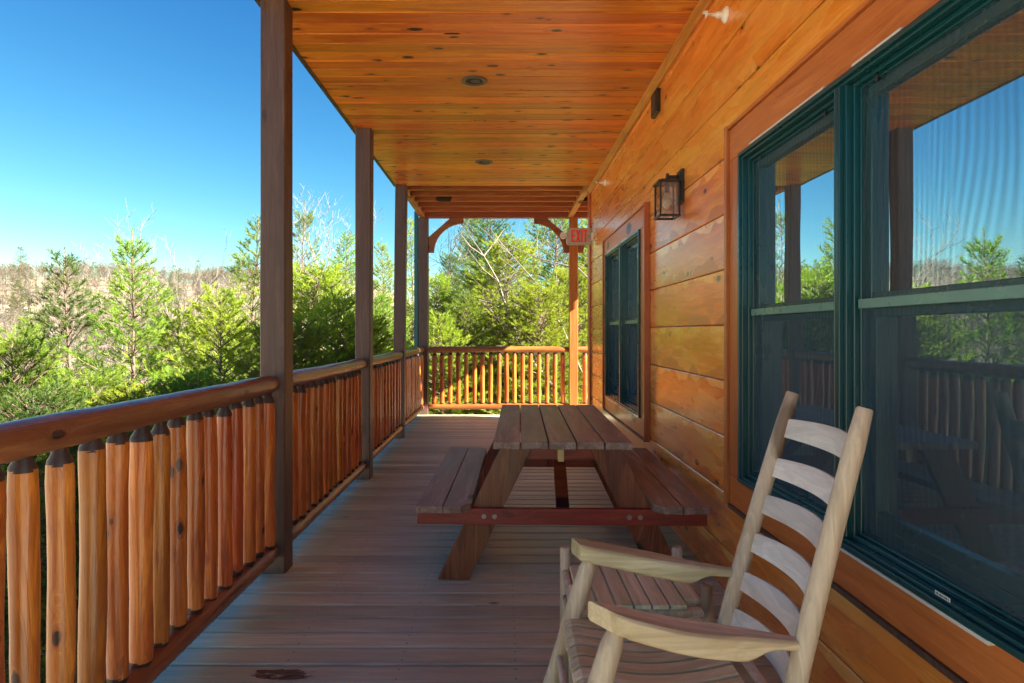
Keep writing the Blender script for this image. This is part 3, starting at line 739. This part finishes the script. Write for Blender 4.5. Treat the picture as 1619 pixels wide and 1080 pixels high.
# back posts: (bottom, top)
BP = {'far': ((.570, 1.955, .045), (.862, 1.95, 1.116)), 'near': ((.575, 1.495, .045), (.828, 1.50, 1.122))}
for k, (a, b) in BP.items():
    n = 14; pts = []; rad = []
    for i in range(n):
        t = i/(n-1); p = lerp(a, b, t); pts.append((p[0] - .012*math.sin(math.pi*t), p[1], p[2]))
        rad.append(.0245 - .0025*abs(t-.5)*2 - (.0035 if t > .97 else 0))
    part('back_post', MB().tube(pts + [tuple(Vector(pts[-1]) + Vector((.0012, 0, .004)))], rad + [.016], 20, wob=.015), M['chair'], rc, smooth=True)
FP = {'far': ((.088, 2.0, .05), (.270, 1.995, .618)), 'near': ((.088, 1.50, .05), (.262, 1.505, .622))}
for k, (a, b) in FP.items():
    n = 16; pts = []; rad = []
    for i in range(n):
        t = i/(n-1); pts.append(lerp(a, b, t))
        rad.append(.0225 + .0055*math.sin(math.pi*min(1, max(0, (t-.55)/.45)))**.8 - (.006 if t > .96 else 0))
    part('front_post', MB().tube(pts, rad, 20), M['chair'], rc, smooth=True)
# ladder back
heights = [1.016, .901, .793, .680, .566, .459]
for zi, z in enumerate(heights):
    secs = []; n = 17
    def onp(k, z):
        a, b = BP[k]; t = (z-a[2])/(b[2]-a[2]); p = lerp(a, b, t); return Vector((p[0] - .012*math.sin(math.pi*t), p[1], p[2]))
    F, N = onp('far', z), onp('near', z)
    tilt = Vector((.25, 0, 1)).normalized(); nrm_ = Vector((1, 0, -.25)).normalized()
    for i in range(n):
        t = i/(n-1); base = F.lerp(N, t); bow = .052*math.sin(math.pi*t)**.9
        hu = .026 + .020*math.sin(math.pi*t)**.8; hd_ = .026 - .006*math.sin(math.pi*t)
        c = base + nrm_*bow; th = .0055
        secs.append([c + tilt*hu + nrm_*th*.6, c + tilt*(hu-.004) + nrm_*th, c - tilt*hd_ + nrm_*th, c - tilt*hd_ - nrm_*th, c + tilt*(hu-.004) - nrm_*th, c + tilt*hu - nrm_*th*.6])
    part('back_slat', MB().loft(secs), M['chairy'], rc, smooth=True)
# arms
def arm(a, b, sgn, skew):
    # a front point (top centre), b back point; the front end is cut at an angle
    n = 26; secs = []
    for i in range(n):
        t = i/(n-1); c = Vector(lerp(a, b, t))
        if t < .10: wd = .040 + .008*math.sin(t/.10*math.pi/2)
        elif t < .50: wd = .048 - .006*(t-.1)/.4
        else: wd = .042 - .027*((t-.50)/.50)**1.2
        if t < .70: th = .048 + .010*t/.70
        elif t < .86: th = .058 - .032*(0.5-.5*math.cos((t-.70)/.16*math.pi))
        else: th = .026 - .004*(t-.86)/.14
        top = c.z - .004*math.sin(math.pi*t); bot = top - th; e = min(.007, wd*.3)
        y_ = c.y + sgn*.012*math.sin(math.pi*min(1, t*1.4))
        k = skew*max(0, 1-t/.45)
        def P(yo, z): return (c.x + k*(wd - yo)/(2*wd), y_+yo, z)
        secs.append([P(-wd+e, top), P(wd-e, top), P(wd, top-e), P(wd, bot+e), P(wd-e, bot), P(-wd+e, bot), P(-wd, bot+e), P(-wd, top-e)])
    return MB().loft(secs)
part('arm', arm((.212, 1.995, .664), (.690, 1.958, .592), 1, .02), M['chairx'], rc, smooth=True, bevel=.002)
part('arm', arm((.200, 1.510, .668), (.690, 1.499, .596), -1, .055), M['chairx'], rc, smooth=True, bevel=.002)
# seat: slats running front to back over curved side rails
ns = 8
for i in range(ns):
    yc = 1.958 - i*.0585
    if i in (0, ns-1): pass
    secs = []; n = 20; x0, x1 = .178, .592
    if i == 0 : x0 = .182
    for j in range(n):
        t = j/(n-1); x = x0 + (x1-x0)*t
        z = .440 - .026*math.sin(math.pi*min(1, max(0, (t-.06)/.94)))**1.0 - .016*max(0, (.08-t)/.08)**1.5 + .004*t
        w_ = .0235; th = .012
        secs.append([(x, yc-w_, z-th), (x, yc+w_, z-th), (x, yc+w_, z-.002), (x, yc+w_-.002, z), (x, yc-w_+.002, z), (x, yc-w_, z-.002)])
    part('seat_slat', MB().loft(secs), M['chairx'], rc, bevel=.0015)
part('seat_rail', MB().cyl((.205, 1.98, .413), (.205, 1.52, .413), .0135, 14), M['chair'], rc, smooth=True)
part('seat_rail', MB().cyl((.660, 1.95, .417), (.645, 1.51, .417), .0135, 14), M['chair'], rc, smooth=True)
for yy0, yy1 in ((1.995, 1.955), (1.505, 1.50)):
    part('side_rung', MB().tube([(.20, yy0, .395), (.40, (yy0+yy1)/2, .375), (.655, yy1, .395)], [.011, .014, .011], 14), M['chair'], rc, smooth=True)
    part('side_rung', MB().tube([(.14, yy0, .21), (.33, (yy0+yy1)/2, .205), (.61, yy1, .20)], [.010, .013, .010], 14), M['chair'], rc, smooth=True)
part('front_rung', MB().tube([(.172, 2.0, .315), (.172, 1.75, .315), (.172, 1.50, .315)], [.010, .014, .010], 14), M['chair'], rc, smooth=True)
part('front_rung', MB().tube([(.13, 2.0, .185), (.13, 1.75, .185), (.13, 1.50, .185)], [.010, .014, .010], 14), M['chair'], rc, smooth=True)
part('back_rung', MB().tube([(.615, 1.955, .22), (.615, 1.72, .22), (.610, 1.50, .22)], [.010, .014, .010], 14), M['chair'], rc, smooth=True)
for yy in (1.978, 1.498):
    secs = []; n = 22
    for i in range(n):
        t = i/(n-1); x = -.10 + 1.02*t; z = .001 + .42*(x-.26)**2*.95
        h_ = .038 - .014*abs(t-.45)*2
        secs.append([(x, yy-.014, z), (x, yy+.014, z), (x, yy+.014, z+h_), (x, yy-.014, z+h_)])
    part('rocker', MB().loft(secs), M['chairx'], rc, bevel=.003)

# ------------------------------------------------------------------ slatted side table
st = thing('side_table', 'small pale slatted side table with round legs behind the rocking chair', 'side table', (.43, 2.27, 0))
LG = [(.235, 2.465), (.656, 2.465), (.656, 2.105), (.232, 2.105)]
for x, yy in LG:
    part('leg', MB().tube([(x,yy,.001),(x,yy,.2),(x,yy,.484),(x,yy,.490)], [.018,.0205,.0205,.017], 18, wob=.01), M['chair'], st, smooth=True)
mb = MB(); ns = 7; xa, xb = .245, .648; pw = (xb-xa)/ns
for i in range(ns):
    a = xa + i*pw + .003; b = xa + (i+1)*pw - .003
    ye = .0
    mb.box(a, b, 2.085, 2.485, .416, .430) if 0 < i < ns-1 else mb.box(a, b, 2.128, 2.442, .416, .430)
part('slatted_top', mb, M['stool'], st, bevel=.003)
for a, b in ((0,1), (3,2)):
    part('rail', MB().tube([LG[a]+(.400,), LG[b]+(.400,)], .0155, 14), M['chair'], st, smooth=True)
for a, b in ((0,3), (1,2)):
    part('rail', MB().tube([LG[a]+(.398,), LG[b]+(.398,)], .0155, 14), M['chair'], st, smooth=True)
for a, b, z in ((0,1,.15), (3,2,.15), (0,3,.20), (1,2,.20), (0,3,.31), (1,2,.31)):
    part('rung', MB().tube([LG[a]+(z,), LG[b]+(z,)], .011, 12), M['chair'], st, smooth=True)

# ------------------------------------------------------------------ terrain
def sm(t): t = np.clip(t, 0, 1); return t*t*(3-2*t)
def g(x, y):
    x = np.asarray(x, float); y = np.asarray(y, float)
    z = -3.3 + 3.2*sm((y-5)/11)*sm((x+9)/8)
    z = z - .40*np.clip(-x-3, 0, 34)*(1-.25*sm((y-10)/30)) 
    z = z + .05*np.clip(y-16, 0, 40)*sm((x+12)/12)
    z = z - 3.0*sm((y-22)/30)*(1-sm((x+5)/12))
    z = z + (36*sm((y-62)/180))*(.25+.75*sm((-x-5)/55))
    z = z + 18*sm((-x-60)/200)*sm((60-y)/60)
    z = z + .25*np.sin(x*.31+1.3)*np.cos(y*.27) + 1.3*np.sin(x*.031)*np.cos(y*.027+1)*sm((y-60)/60) + .9*np.sin(x*.09+2)*sm((y-120)/80)
    return z
def gz(x, y): return float(g(x, y))
nx, ny = 240, 240
ux = np.linspace(-1, 1, nx); uy = np.linspace(-1, 1, ny)
xs = np.sign(ux)*(np.abs(ux)**2.4)*700 - 6; ys = np.sign(uy)*(np.abs(uy)**2.4)*700 + 16
XX, YY = np.meshgrid(xs, ys, indexing='ij'); ZZ = g(XX, YY)
vs = np.stack([XX, YY, ZZ], -1).reshape(-1, 3)
fs = [(i*ny+j, (i+1)*ny+j, (i+1)*ny+j+1, i*ny+j+1) for i in range(nx-1) for j in range(ny-1)]
me = mesh_from('ground', [tuple(v) for v in vs], fs); me.materials.append(M['ground'])
for p in me.polygons: p.use_smooth = True
go = bpy.data.objects.new('ground', me); COL.objects.link(go); tag(go, kind='structure')

# ------------------------------------------------------------------ trees
def needles(S, D, L, n, nl, wd, rs):
    """S (m,3) shoot bases, D (m,3) unit dirs, L (m,) lengths -> (m*n,3,3) triangles"""
    m = len(S); t = rs.random((m, n, 1)); S = S[:, None, :]; D3 = D[:, None, :]
    base = S + D3*t*L[:, None, None]
    rv = rs.normal(size=(m, n, 3)); rv -= (rv*D3).sum(-1, keepdims=True)*D3; rv /= np.linalg.norm(rv, axis=-1, keepdims=True) + 1e-9
    ang = rs.uniform(.35, 1.0, (m, n, 1)); nd = D3*np.cos(ang) + rv*np.sin(ang); nd[..., 2] += .08
    ln = nl*rs.uniform(.7, 1.2, (m, n, 1))
    sd = np.cross(nd, rs.normal(size=(m, n, 3))); sd /= np.linalg.norm(sd, axis=-1, keepdims=True) + 1e-9
    a = base - sd*wd/2; b = base + sd*wd/2; c = base + nd*ln
    return np.stack([a, b, c], 2).reshape(-1, 3, 3)

def pine(seed, H, Rm, step=.42, nb=5, low=.12, nn=26, nl=.11, wd=.013, gap=.12, shape=.8, up0=.05, up1=.9):
    rs = random.Random(seed); nr = np.random.default_rng(seed)
    wood_ = MB(); S = []; D = []; L = []
    n = 9; tp = []; tr = []; ph = rs.uniform(0, 6)
    def axis(z): return Vector((.10*math.sin(z*.5+ph), .10*math.cos(z*.43+ph*2), z))
    for i in range(n): t = i/(n-1); tp.append(axis(H*t)); tr.append(max(.008, .011*H*(1-t)**.9))
    wood_.tube(tp, tr, 7)
    S.append(axis(H-.35)); D.append(Vector((0,0,1))); L.append(.4); S.append(axis(H-.75)); D.append(Vector((0,0,1))); L.append(.4)
    z = H*low
    while z < H*.955:
        rel = (z - H*low)/(H*(1-low)); ln0 = Rm*((1-rel)**shape)*(.35 + .65*min(1, (rel+.12)/.22))
        k = nb + rs.choice((-1, 0, 1)); a0 = rs.uniform(0, 6.28)
        for b in range(k):
            if rs.random() < gap: continue
            az = a0 + b*6.283/k + rs.uniform(-.3, .3); ln = ln0*rs.uniform(.6, 1.15) + .12
            el = up0 + (up1-up0)*rel + rs.uniform(-.12, .12); p = axis(z + rs.uniform(-.08, .08)); pts = [p.copy()]; m = 6
            for j in range(m):
                e = el + .38*(j/m)**2 - .10*math.sin(math.pi*j/m); az += rs.uniform(-.10, .10)
                d = Vector((math.cos(az)*math.cos(e), math.sin(az)*math.cos(e), math.sin(e))); p = p + d*ln/m; pts.append(p.copy())
            r0 = .006 + .010*ln; wood_.tube(pts, [r0*(1-.8*j/m) for j in range(m+1)], 4, cap=False)
            S.append(pts[-1] - d*.12); D.append(d); L.append(.24)
            # laterals
            q = .22*ln
            sgn = 1
            while q < ln*.97:
                f = q/ln*m; j = min(m-1, int(f)); pp = pts[j].lerp(pts[j+1], f-j); dd = (pts[j+1]-pts[j]).normalized()
                side = dd.cross(Vector((0,0,1))).normalized()*sgn; sgn = -sgn
                l2 = (.20 + .32*(ln-q))*rs.uniform(.6, 1.2)
                d2 = (dd*.65 + side*.75 + Vector((0,0,rs.uniform(-.05,.35)))).normalized(); e2 = pp + d2*l2
                wood_.tube([pp, e2], [.004, .002], 3, cap=False)
                S.append(e2 - d2*min(l2, .16)); D.append(d2); L.append(.2)
                t2 = .25
                while t2 < l2-.1:
                    s3 = d2.cross(Vector((0,0,1))).normalized()*rs.choice((-1, 1))
                    d3 = (d2*.8 + s3*.6 + Vector((0,0,rs.uniform(0,.5)))).normalized()
                    S.append(pp + d2*t2); D.append(d3); L.append(rs.uniform(.12, .24)); t2 += .13
                q += rs.uniform(.10, .16)
        z += step*rs.uniform(.8, 1.2)*(1.1-.35*rel)
    S = np.array([tuple(v) for v in S]); D = np.array([tuple(v) for v in D]); L = np.array(L)
    tri = needles(S, D, L, nn, nl, wd, nr)
    mc = tris_mesh('crown', tri)
    mt = mesh_from('trunk', [tuple(v) for v in wood_.v], wood_.f); mt.materials.append(M['bark'])
    for p in mt.polygons: p.use_smooth = True
    return mt, mc, len(tri), H
DEN = dict(nn=34, wd=.015)
PROTO = [pine(11, 9.0, 2.6, step=.36, nb=6, low=.10, gap=.12, shape=.95, nn=34), pine(12, 8.5, 2.3, step=.36, nb=6, low=.08, nn=30, shape=.9), pine(13, 10., 2.7, step=.45, low=.10, gap=.2, nn=28), pine(14, 7.0, 2.5, step=.27, nb=7, low=.05, nn=32, wd=.015, shape=.5, gap=.02),
         pine(15, 11., 3.1, step=.33, nb=6, nn=30, wd=.015, low=.08, shape=.5), pine(16, 6.0, 1.9, step=.26, nb=6, low=.05, nn=30, wd=.014, shape=.6, gap=.05)]
print('pine tris', [p[2] for p in PROTO])
F = 1036.
def put_pine(pi, px, ytop, d, mat, label, wide=1.0, group='pine trees on the slope below the deck', zt=None):
    x = (px-795)*d/F; ztop = 1.3 - (ytop-525)*d/F; z0 = gz(x, d) - .15; mt, mc, _, H = PROTO[pi]
    s = (ztop-z0)/H
    t = thing('pine_tree', label, 'pine tree', (x, d, z0), random.uniform(0, 6.28), group); t.scale = (s*wide, s*wide, s)
    a = bpy.data.objects.new('trunk', mt); COL.objects.link(a); a.parent = t
    key = (pi, mat)
    if key not in VAR:
        m2 = mc.copy(); m2.materials.clear(); m2.materials.append(M[mat]); VAR[key] = m2
    b = bpy.data.objects.new('crown', VAR[key]); COL.objects.link(b); b.parent = t
    return t
VAR = {}
T = [
 # proto, px, ytop, depth, material, label, widen
 (0, 207, 362, 13.5, 'pineA', 'tallest lone pine on the left with a pointed tip above the ridge line', 1.05),
 (1, 112, 396, 16.5, 'pineC', 'dark pointed pine just left of the tallest lone pine', 1.1),
 (3, 20, 535, 15.0, 'pineA', 'round green pine at the left edge of the view', 1.1),
 (2, 55, 485, 22., 'pineA', 'pine between the left edge and the dark pointed pine', 1.0),
 (5, 352, 465, 12.0, 'pineB', 'yellow-green pine left of the tallest post', 1.15),
 (1, 402, 345, 17., 'pineA', 'tall green pine mostly behind the tallest post', 1.1),
 (3, 300, 595, 10.5, 'pineA', 'low bushy pine behind the nearest railing, right of the lone pine', 1.1),
 (5, 270, 500, 18., 'pineB', 'small light pine behind and right of the tallest lone pine', 1.1),
 (3, 150, 600, 11., 'pineA', 'low green pine in front of the tallest lone pine', 1.2),
 (3, 60, 625, 9.5, 'pineC', 'lowest dark pine behind the railing at lower left', 1.2),
 (2, 482, 318, 19., 'pineA', 'thin topped pine right of the tallest post', .8),
 (3, 500, 430, 11.5, 'pineB', 'dense yellow-green pine between the first two posts', 1.25),
 (1, 548, 368, 15.5, 'pineA', 'pine with blue-green top beside the second post', 1.1),
 (5, 545, 470, 10.5, 'pineB', 'short bright pine beside the second post near the railing', 1.2),
 (0, 606, 378, 16., 'pineB', 'tall light pine between the second and leaning posts', .9),
 (5, 600, 470, 12.5, 'pineA', 'smaller pine low between the second and leaning posts', 1.2),
 (1, 652, 345, 17., 'pineB', 'slim pine between the leaning post and the corner post', .8),
 (5, 655, 480, 13.5, 'pineA', 'short pine seen just left of the teal downspout', 1.1),
 (4, 712, 400, 17.5, 'pineC', 'dark pine at the left of the far opening', .9),
 (4, 775, 300, 19., 'pineC', 'tall dark blue-green pine behind the far opening', .9),
 (3, 800, 385, 14.2, 'pineB', 'broad feathery yellow-green pine filling the far opening', 1.3),
 (4, 880, 262, 17.5, 'pineA', 'tall green pine behind the post with the exit sign', .9),
 (3, 905, 430, 13.6, 'pineB', 'bright pine behind the far right post', 1.2),
 (5, 740, 470, 13., 'pineA', 'small pine behind the left half of the far railing', 1.2),
 (3, 960, 380, 15., 'pineB', 'light pine just past the wall corner', 1.3),
 (0, 1010, 250, 18., 'pineA', 'tall pine hidden mostly behind the wall corner', 1.),
 (2, 845, 330, 23., 'pineA', 'high pine at the back of the far opening', 1.),
 (2, 700, 430, 25., 'pineB', 'distant light pine at the back left of the far opening', 1.),
 (0, 440, 440, 26., 'pineA', 'more distant pine behind the tallest post', 1.1),
 (2, 575, 430, 27., 'pineA', 'more distant pine behind the second post', 1.),
 (0, 520, 445, 33., 'pineB', 'distant small pine between the first two posts', 1.),
 (1, 340, 500, 30., 'pineA', 'distant pine on the valley side left of the tallest post', 1.1),
 (0, -60, 480, 17., 'pineA', 'pine just outside the left edge of the view', 1.1),
 (3, -150, 520, 14., 'pineB', 'yellow-green pine outside the left edge of the view', 1.2),
 (3, 850, 455, 12.6, 'pineB', 'low feathery pine just behind the far railing, right of its middle', 1.3),
 (3, 770, 430, 15.5, 'pineA', 'mid green pine behind the broad feathery one', 1.3),
 (1, 935, 310, 16.5, 'pineB', 'light pine whose side shows between far right post and wall corner', 1.2),
 (5, 700, 500, 12.2, 'pineB', 'little light pine by the corner post', 1.2),
 (3, 450, 520, 9.5, 'pineA', 'low pine close behind the railing between the first two posts', 1.2),
 (3, 575, 510, 11., 'pineB', 'low pine close behind the railing between second and leaning posts', 1.2),
 (3, 225, 625, 9.8, 'pineB', 'low yellow-green pine close behind the nearest railing', 1.2),
 (1, 262, 455, 24., 'pineC', 'darker pine farther behind, right of the tallest lone pine', 1.1),
 (3, 400, 520, 14., 'pineB', 'rounded yellow-green pine behind the tallest post', 1.2),
 (4, 745, 335, 22., 'pineA', 'high pine at the back, behind the small pine left of the opening', .9),
 (3, 690, 440, 15.5, 'pineB', 'light bushy pine beside the corner post, behind the little one', 1.2),
 (2, -260, 430, 16., 'pineA', 'tall pine outside the left edge, mirrored in the window', 1.),
]
for a in T: put_pine(*a[:5], a[5], a[6])
# scattered evergreens far away on the hillside
hr = random.Random(5)
places = ['left', 'middle', 'right']
for i in range(44):
    y = hr.uniform(70, 215); px = hr.uniform(-60, 640); x = (px-795)*y/F; z0 = gz(x, y) - .3
    mt, mc, _, H = PROTO[(i*2) % 3]; key = ((i*2) % 3, 'pineC')
    if key not in VAR: m2 = mc.copy(); m2.materials.clear(); m2.materials.append(M['pineC']); VAR[key] = m2
    t = thing('pine_tree', 'small dark pine among the bare woods on the far hillside', 'pine tree', (x, y, z0), hr.uniform(0, 6), 'dark pines dotted over the far hillside')
    s = hr.uniform(.75, 1.25); t.scale = (s*1.3, s*1.3, s)
    a = bpy.data.objects.new('trunk', mt); COL.objects.link(a); a.parent = t
    b = bpy.data.objects.new('crown', VAR[key]); COL.objects.link(b); b.parent = t

def bare_mb(seed, H, spread=.9, levels=3, r0=None, lean=(0, 0), dens=1.0, minr=.007, sides=(7,5,3,3)):
    rs = random.Random(seed); mb = MB()
    def grow(p, d, ln, r, lev):
        m = 6 if lev == 0 else 4; pts = [p.copy()]; rad = [r]; dd = d.copy()
        for j in range(m):
            k = .10 if lev == 0 else .24
            dd = (dd + Vector((rs.gauss(0, k), rs.gauss(0, k), rs.gauss(.04, k*.6)))).normalized()
            p = p + dd*ln/m; pts.append(p.copy()); rad.append(max(minr*.6, r*(1-.85*(j+1)/m)))
        mb.tube(pts, rad, sides[lev], cap=False)
        if lev >= levels: return
        nchild = int((13 if lev == 0 else 6 if lev == 1 else 5)*dens)
        for c in range(nchild):
            t = rs.uniform(.30 if lev == 0 else .2, 1.0); f = t*m; j = min(m-1, int(f)); q = pts[j].lerp(pts[j+1], f-j)
            ax = (pts[j+1]-pts[j]).normalized(); rv = Vector((rs.gauss(0,1), rs.gauss(0,1), rs.gauss(0,1))); rv = (rv - ax*rv.dot(ax)).normalized()
            a = rs.uniform(.45, 1.0)*spread; cd = (ax*math.cos(a) + rv*math.sin(a)).normalized(); cd.z += .12; cd.normalize()
            grow(q, cd, ln*rs.uniform(.32, .55)*(1.1-.4*t), max(minr, rad[j]*rs.uniform(.4, .6)), lev+1)
    grow(Vector((0,0,0)), Vector((lean[0], lean[1], 1)).normalized(), H, r0 or H*.012, 0)
    return mb
BT = []
for s_ in (31, 32, 33):
    b_ = bare_mb(s_, 10., levels=3, dens=1.15); me = mesh_from('bare_branches', [tuple(v) for v in b_.v], b_.f); me.materials.append(M['barkg'])
    BT.append(me)
def put_bare(k, px, ytop, d, label, wide=1., rz=None):
    x = (px-795)*d/F; ztop = 1.3 - (ytop-525)*d/F; z0 = gz(x, d) - .1; s = (ztop-z0)/9.6
    o = bpy.data.objects.new('bare_tree', BT[k]); COL.objects.link(o); o.location = (x, d, z0); o.scale = (s*wide, s*wide, s)
    o.rotation_euler = (0, 0, random.uniform(0, 6) if rz is None else rz)
    return tag(o, label, 'bare tree', 'leafless trees among the pines')
for a in [(0, 560, 385, 26., 'large leafless tree spreading on both sides of the tallest post', 1.15),
          (2, 375, 420, 22., 'thin leafless tree among pines left of the tallest post', .9),
          (1, 300, 530, 24., 'leafless tree behind the tallest lone pine, on its right', 1.1),
          (0, -5, 530, 20., 'leafless tree at the left edge of the view', 1.0),
          (2, 700, 380, 21., 'leafless tree at the left of the far opening', .9),
          (0, 850, 400, 15., 'pale leafless sapling in the middle of the far opening', .8),
          (1, 930, 360, 14., 'leafless sapling behind the far right post', .8),
          (2, 760, 440, 14.5, 'small leafless sapling low in the far opening', .9),
          (2, 230, 560, 28., 'leafless tree behind the trunk of the tallest lone pine', 1.),
          (1, 160, 535, 34., 'leafless tree between the dark pointed pine and the lone pine', 1.1),
          (0, 470, 430, 30., 'leafless tree behind the yellow-green pine between the first two posts', 1.)]:
    put_bare(*a, rz=0.4*len(a[4])+2.2)
# long pale leaning stem across the far opening
def stem(pts, r, label, name='leaning_sapling'):
    mb = MB(); V_ = [Vector(p) for p in pts]; mb.tube(V_, [r*(1-.75*i/(len(V_)-1)) for i in range(len(V_))], 7)
    rs = random.Random(len(pts)*7+int(r*1000))
    for i in range(2, len(V_)-1):
        for _ in range(2):
            d = Vector((rs.uniform(-1,1), rs.uniform(-.5,.5), rs.uniform(.2,1))).normalized()*rs.uniform(.5, 1.2)
            a = V_[i]; m_ = a + d*.5 + Vector((rs.uniform(-.08,.08), 0, rs.uniform(-.08,.08)))
            mb.tube([a, m_, a+d], [r*.35, r*.25, r*.1], 4, cap=False)
    o = obj(name, mb, M['barkg'], origin=V_[0], smooth=True); return tag(o, label, 'bare tree', 'leafless trees among the pines')
def P3(px, py, d): return ((px-795)*d/F, d, 1.3 - (py-525)*d/F)
stem([P3(900, 640, 12.6), P3(842, 572, 12.6), P3(822, 540, 12.7), P3(800, 485, 12.8), P3(788, 445, 12.9), P3(765, 405, 13), P3(742, 372, 13.1)], .035, 'long pale leaning stem curving across the far opening')
stem([P3(935, 700, 12.4), P3(925, 600, 12.4), P3(890, 520, 12.6), P3(850, 450, 12.8), P3(810, 405, 13), P3(760, 360, 13.2)], .022, 'thinner pale leaning stem behind the far right post')
stem([P3(1010, 560, 12.4), P3(970, 480, 12.4), P3(915, 425, 12.5), P3(850, 408, 12.6), P3(790, 380, 12.7)], .022, 'pale bough arching in from the wall corner at the far end')

# bare woods covering the far hillside (one mass)
def hill_woods():
    nr = np.random.default_rng(3); temps = []
    for s_ in range(6):
        tri = []; rs = random.Random(100+s_)
        def stick(a, b, w):
            a = np.array(a); b = np.array(b); d = b-a
            for k in range(2):
                sd = np.cross(d, nr.normal(size=3)); sd /= np.linalg.norm(sd)+1e-9
                tri.append([a - sd*w/2, a + sd*w/2, b])
        H = 1.0; stick((0,0,0), (.03,0,.95), .020); stick((0,0,0), (-.06,0.05,.85), .016)
        for i in range(44):
            z = rs.uniform(.28, .92); az = rs.uniform(0, 6.28); L_ = rs.uniform(.16, .36)*(1.15-z*.55); e = rs.uniform(.5, 1.1)
            d = np.array([math.cos(az)*math.cos(e), math.sin(az)*math.cos(e), math.sin(e)])
            p = np.array([0,0,z]); q = p + d*L_; stick(p, q, .010)
            for j in range(4):
                t = rs.uniform(.3, .95); r_ = nr.normal(size=3); r_[2] = abs(r_[2]); r_ /= np.linalg.norm(r_)
                stick(p + d*L_*t, p + d*L_*t + (d*.5 + r_*.6)*L_*.5, .0065)
        temps.append(np.array(tri))
    out = []
    N = 4200
    u = nr.random(N); Y = 42 + 205*u**.8; PXs = nr.uniform(-140, 760, N); X = (PXs-795)*Y/F
    Z = g(X, Y)
    for i in range(N):
        t = temps[i % 6]; a = nr.uniform(0, 6.28); c, s_ = math.cos(a), math.sin(a); h = nr.uniform(3.2, 6.2); w = h*nr.uniform(1.1, 1.7)
        if t.shape[0] > 120 and Y[i] > 150: t = t[:150] if i % 2 else t
        rot = np.array([[c*w, -s_*w, 0], [s_*w, c*w, 0], [0, 0, h]])
        out.append(t @ rot.T + np.array([X[i], Y[i], Z[i]-.1]))
    return tris_mesh('hillside_woods', np.concatenate(out))
me = hill_woods(); me.materials.append(M['twig'])
o = bpy.data.objects.new('hillside_woods', me); COL.objects.link(o)
tag(o, 'bare brown winter woods covering the far hillside', 'woods', kind='stuff')
print('woods tris', len(me.polygons))

# dry brush and fallen sticks on the bank below the deck
def brush():
    nr = np.random.default_rng(9); N = 30000
    X = np.where(nr.random(N) < .5, nr.uniform(-5, 5, N), nr.uniform(-16, -1.6, N)); Y = np.where(X > -2.5, nr.uniform(10.7, 22, N), nr.uniform(-2, 22, N))
    Z = g(X, Y); m = 5
    B = np.repeat(np.stack([X, Y, Z], 1), m, 0); n = len(B)
    B += nr.normal(size=(n, 3))*np.array([.2, .2, .02])
    d = nr.normal(size=(n, 3)); d[:, 2] = np.abs(d[:, 2])*.9 + .05; d /= np.linalg.norm(d, axis=1, keepdims=True)
    L = nr.uniform(.15, .85, (n, 1)); sd = np.cross(d, nr.normal(size=(n, 3))); sd /= np.linalg.norm(sd, axis=1, keepdims=True)
    w = nr.uniform(.006, .016, (n, 1))
    return tris_mesh('dry_brush', np.stack([B - sd*w/2, B + sd*w/2, B + d*L], 1))
me = brush(); me.materials.append(M['straw'])
o = bpy.data.objects.new('dry_brush', me); COL.objects.link(o)
tag(o, 'tangle of dry straw coloured brush on the bank below the railing', 'brush', kind='stuff')

# ------------------------------------------------------------------ light, sky, camera
az = math.atan2(1, -.35); el = R(33)
sd = Vector((math.sin(az)*math.cos(el), math.cos(az)*math.cos(el), math.sin(el)))
sl = bpy.data.lights.new('sun', 'SUN'); sl.energy = 2.0; sl.angle = R(.5); sl.color = (1, .93, .82)
so = bpy.data.objects.new('sun', sl); COL.objects.link(so); so.rotation_euler = sd.to_track_quat('Z', 'Y').to_euler(); so.location = (20, -12, 20)
w = bpy.data.worlds.new('World'); scene.world = w; w.use_nodes = True; nt = w.node_tree
bg = nt.nodes['Background']; sky = nt.nodes.new('ShaderNodeTexSky'); sky.sky_type = 'NISHITA'; sky.sun_disc = False
sky.sun_elevation = el; sky.sun_rotation = az; sky.air_density = 1.0; sky.dust_density = 0.0; sky.ozone_density = 6.0; sky.altitude = 300
EXPO = 4.2
# film-like response of each colour to the clear winter sky
sc_ = nt.nodes.new('ShaderNodeSeparateColor'); cc_ = nt.nodes.new('ShaderNodeCombineColor'); nt.links.new(sky.outputs[0], sc_.inputs[0])
for i, (p_, c_) in enumerate(((1.9, .076), (1.36, .140), (.92, .222))):
    a_ = nt.nodes.new('ShaderNodeMath'); a_.operation = 'POWER'; nt.links.new(sc_.outputs[i], a_.inputs[0]); a_.inputs[1].default_value = p_
    b_ = nt.nodes.new('ShaderNodeMath'); b_.operation = 'MULTIPLY'; nt.links.new(a_.outputs[0], b_.inputs[0]); b_.inputs[1].default_value = c_/(2**EXPO)/.15
    nt.links.new(b_.outputs[0], cc_.inputs[i])
nt.links.new(cc_.outputs[0], bg.inputs[0]); bg.inputs[1].default_value = .15
cam = bpy.data.cameras.new('camera'); co = bpy.data.objects.new('camera', cam); COL.objects.link(co)
co.location = (0, 0, 1.3); co.rotation_euler = (R(90), 0, 0); cam.sensor_width = 36; cam.lens = 36*1036/1619
cam.shift_x = (809.5-795)/1619; cam.shift_y = -15/1619; cam.clip_start = .05; cam.clip_end = 3000
scene.camera = co
scene.view_settings.view_transform = 'Standard'; scene.view_settings.look = 'None'; scene.view_settings.gamma = 1
scene.view_settings.exposure = EXPO
scene.cycles.max_bounces = 10; scene.cycles.diffuse_bounces = 5; scene.cycles.transparent_max_bounces = 16
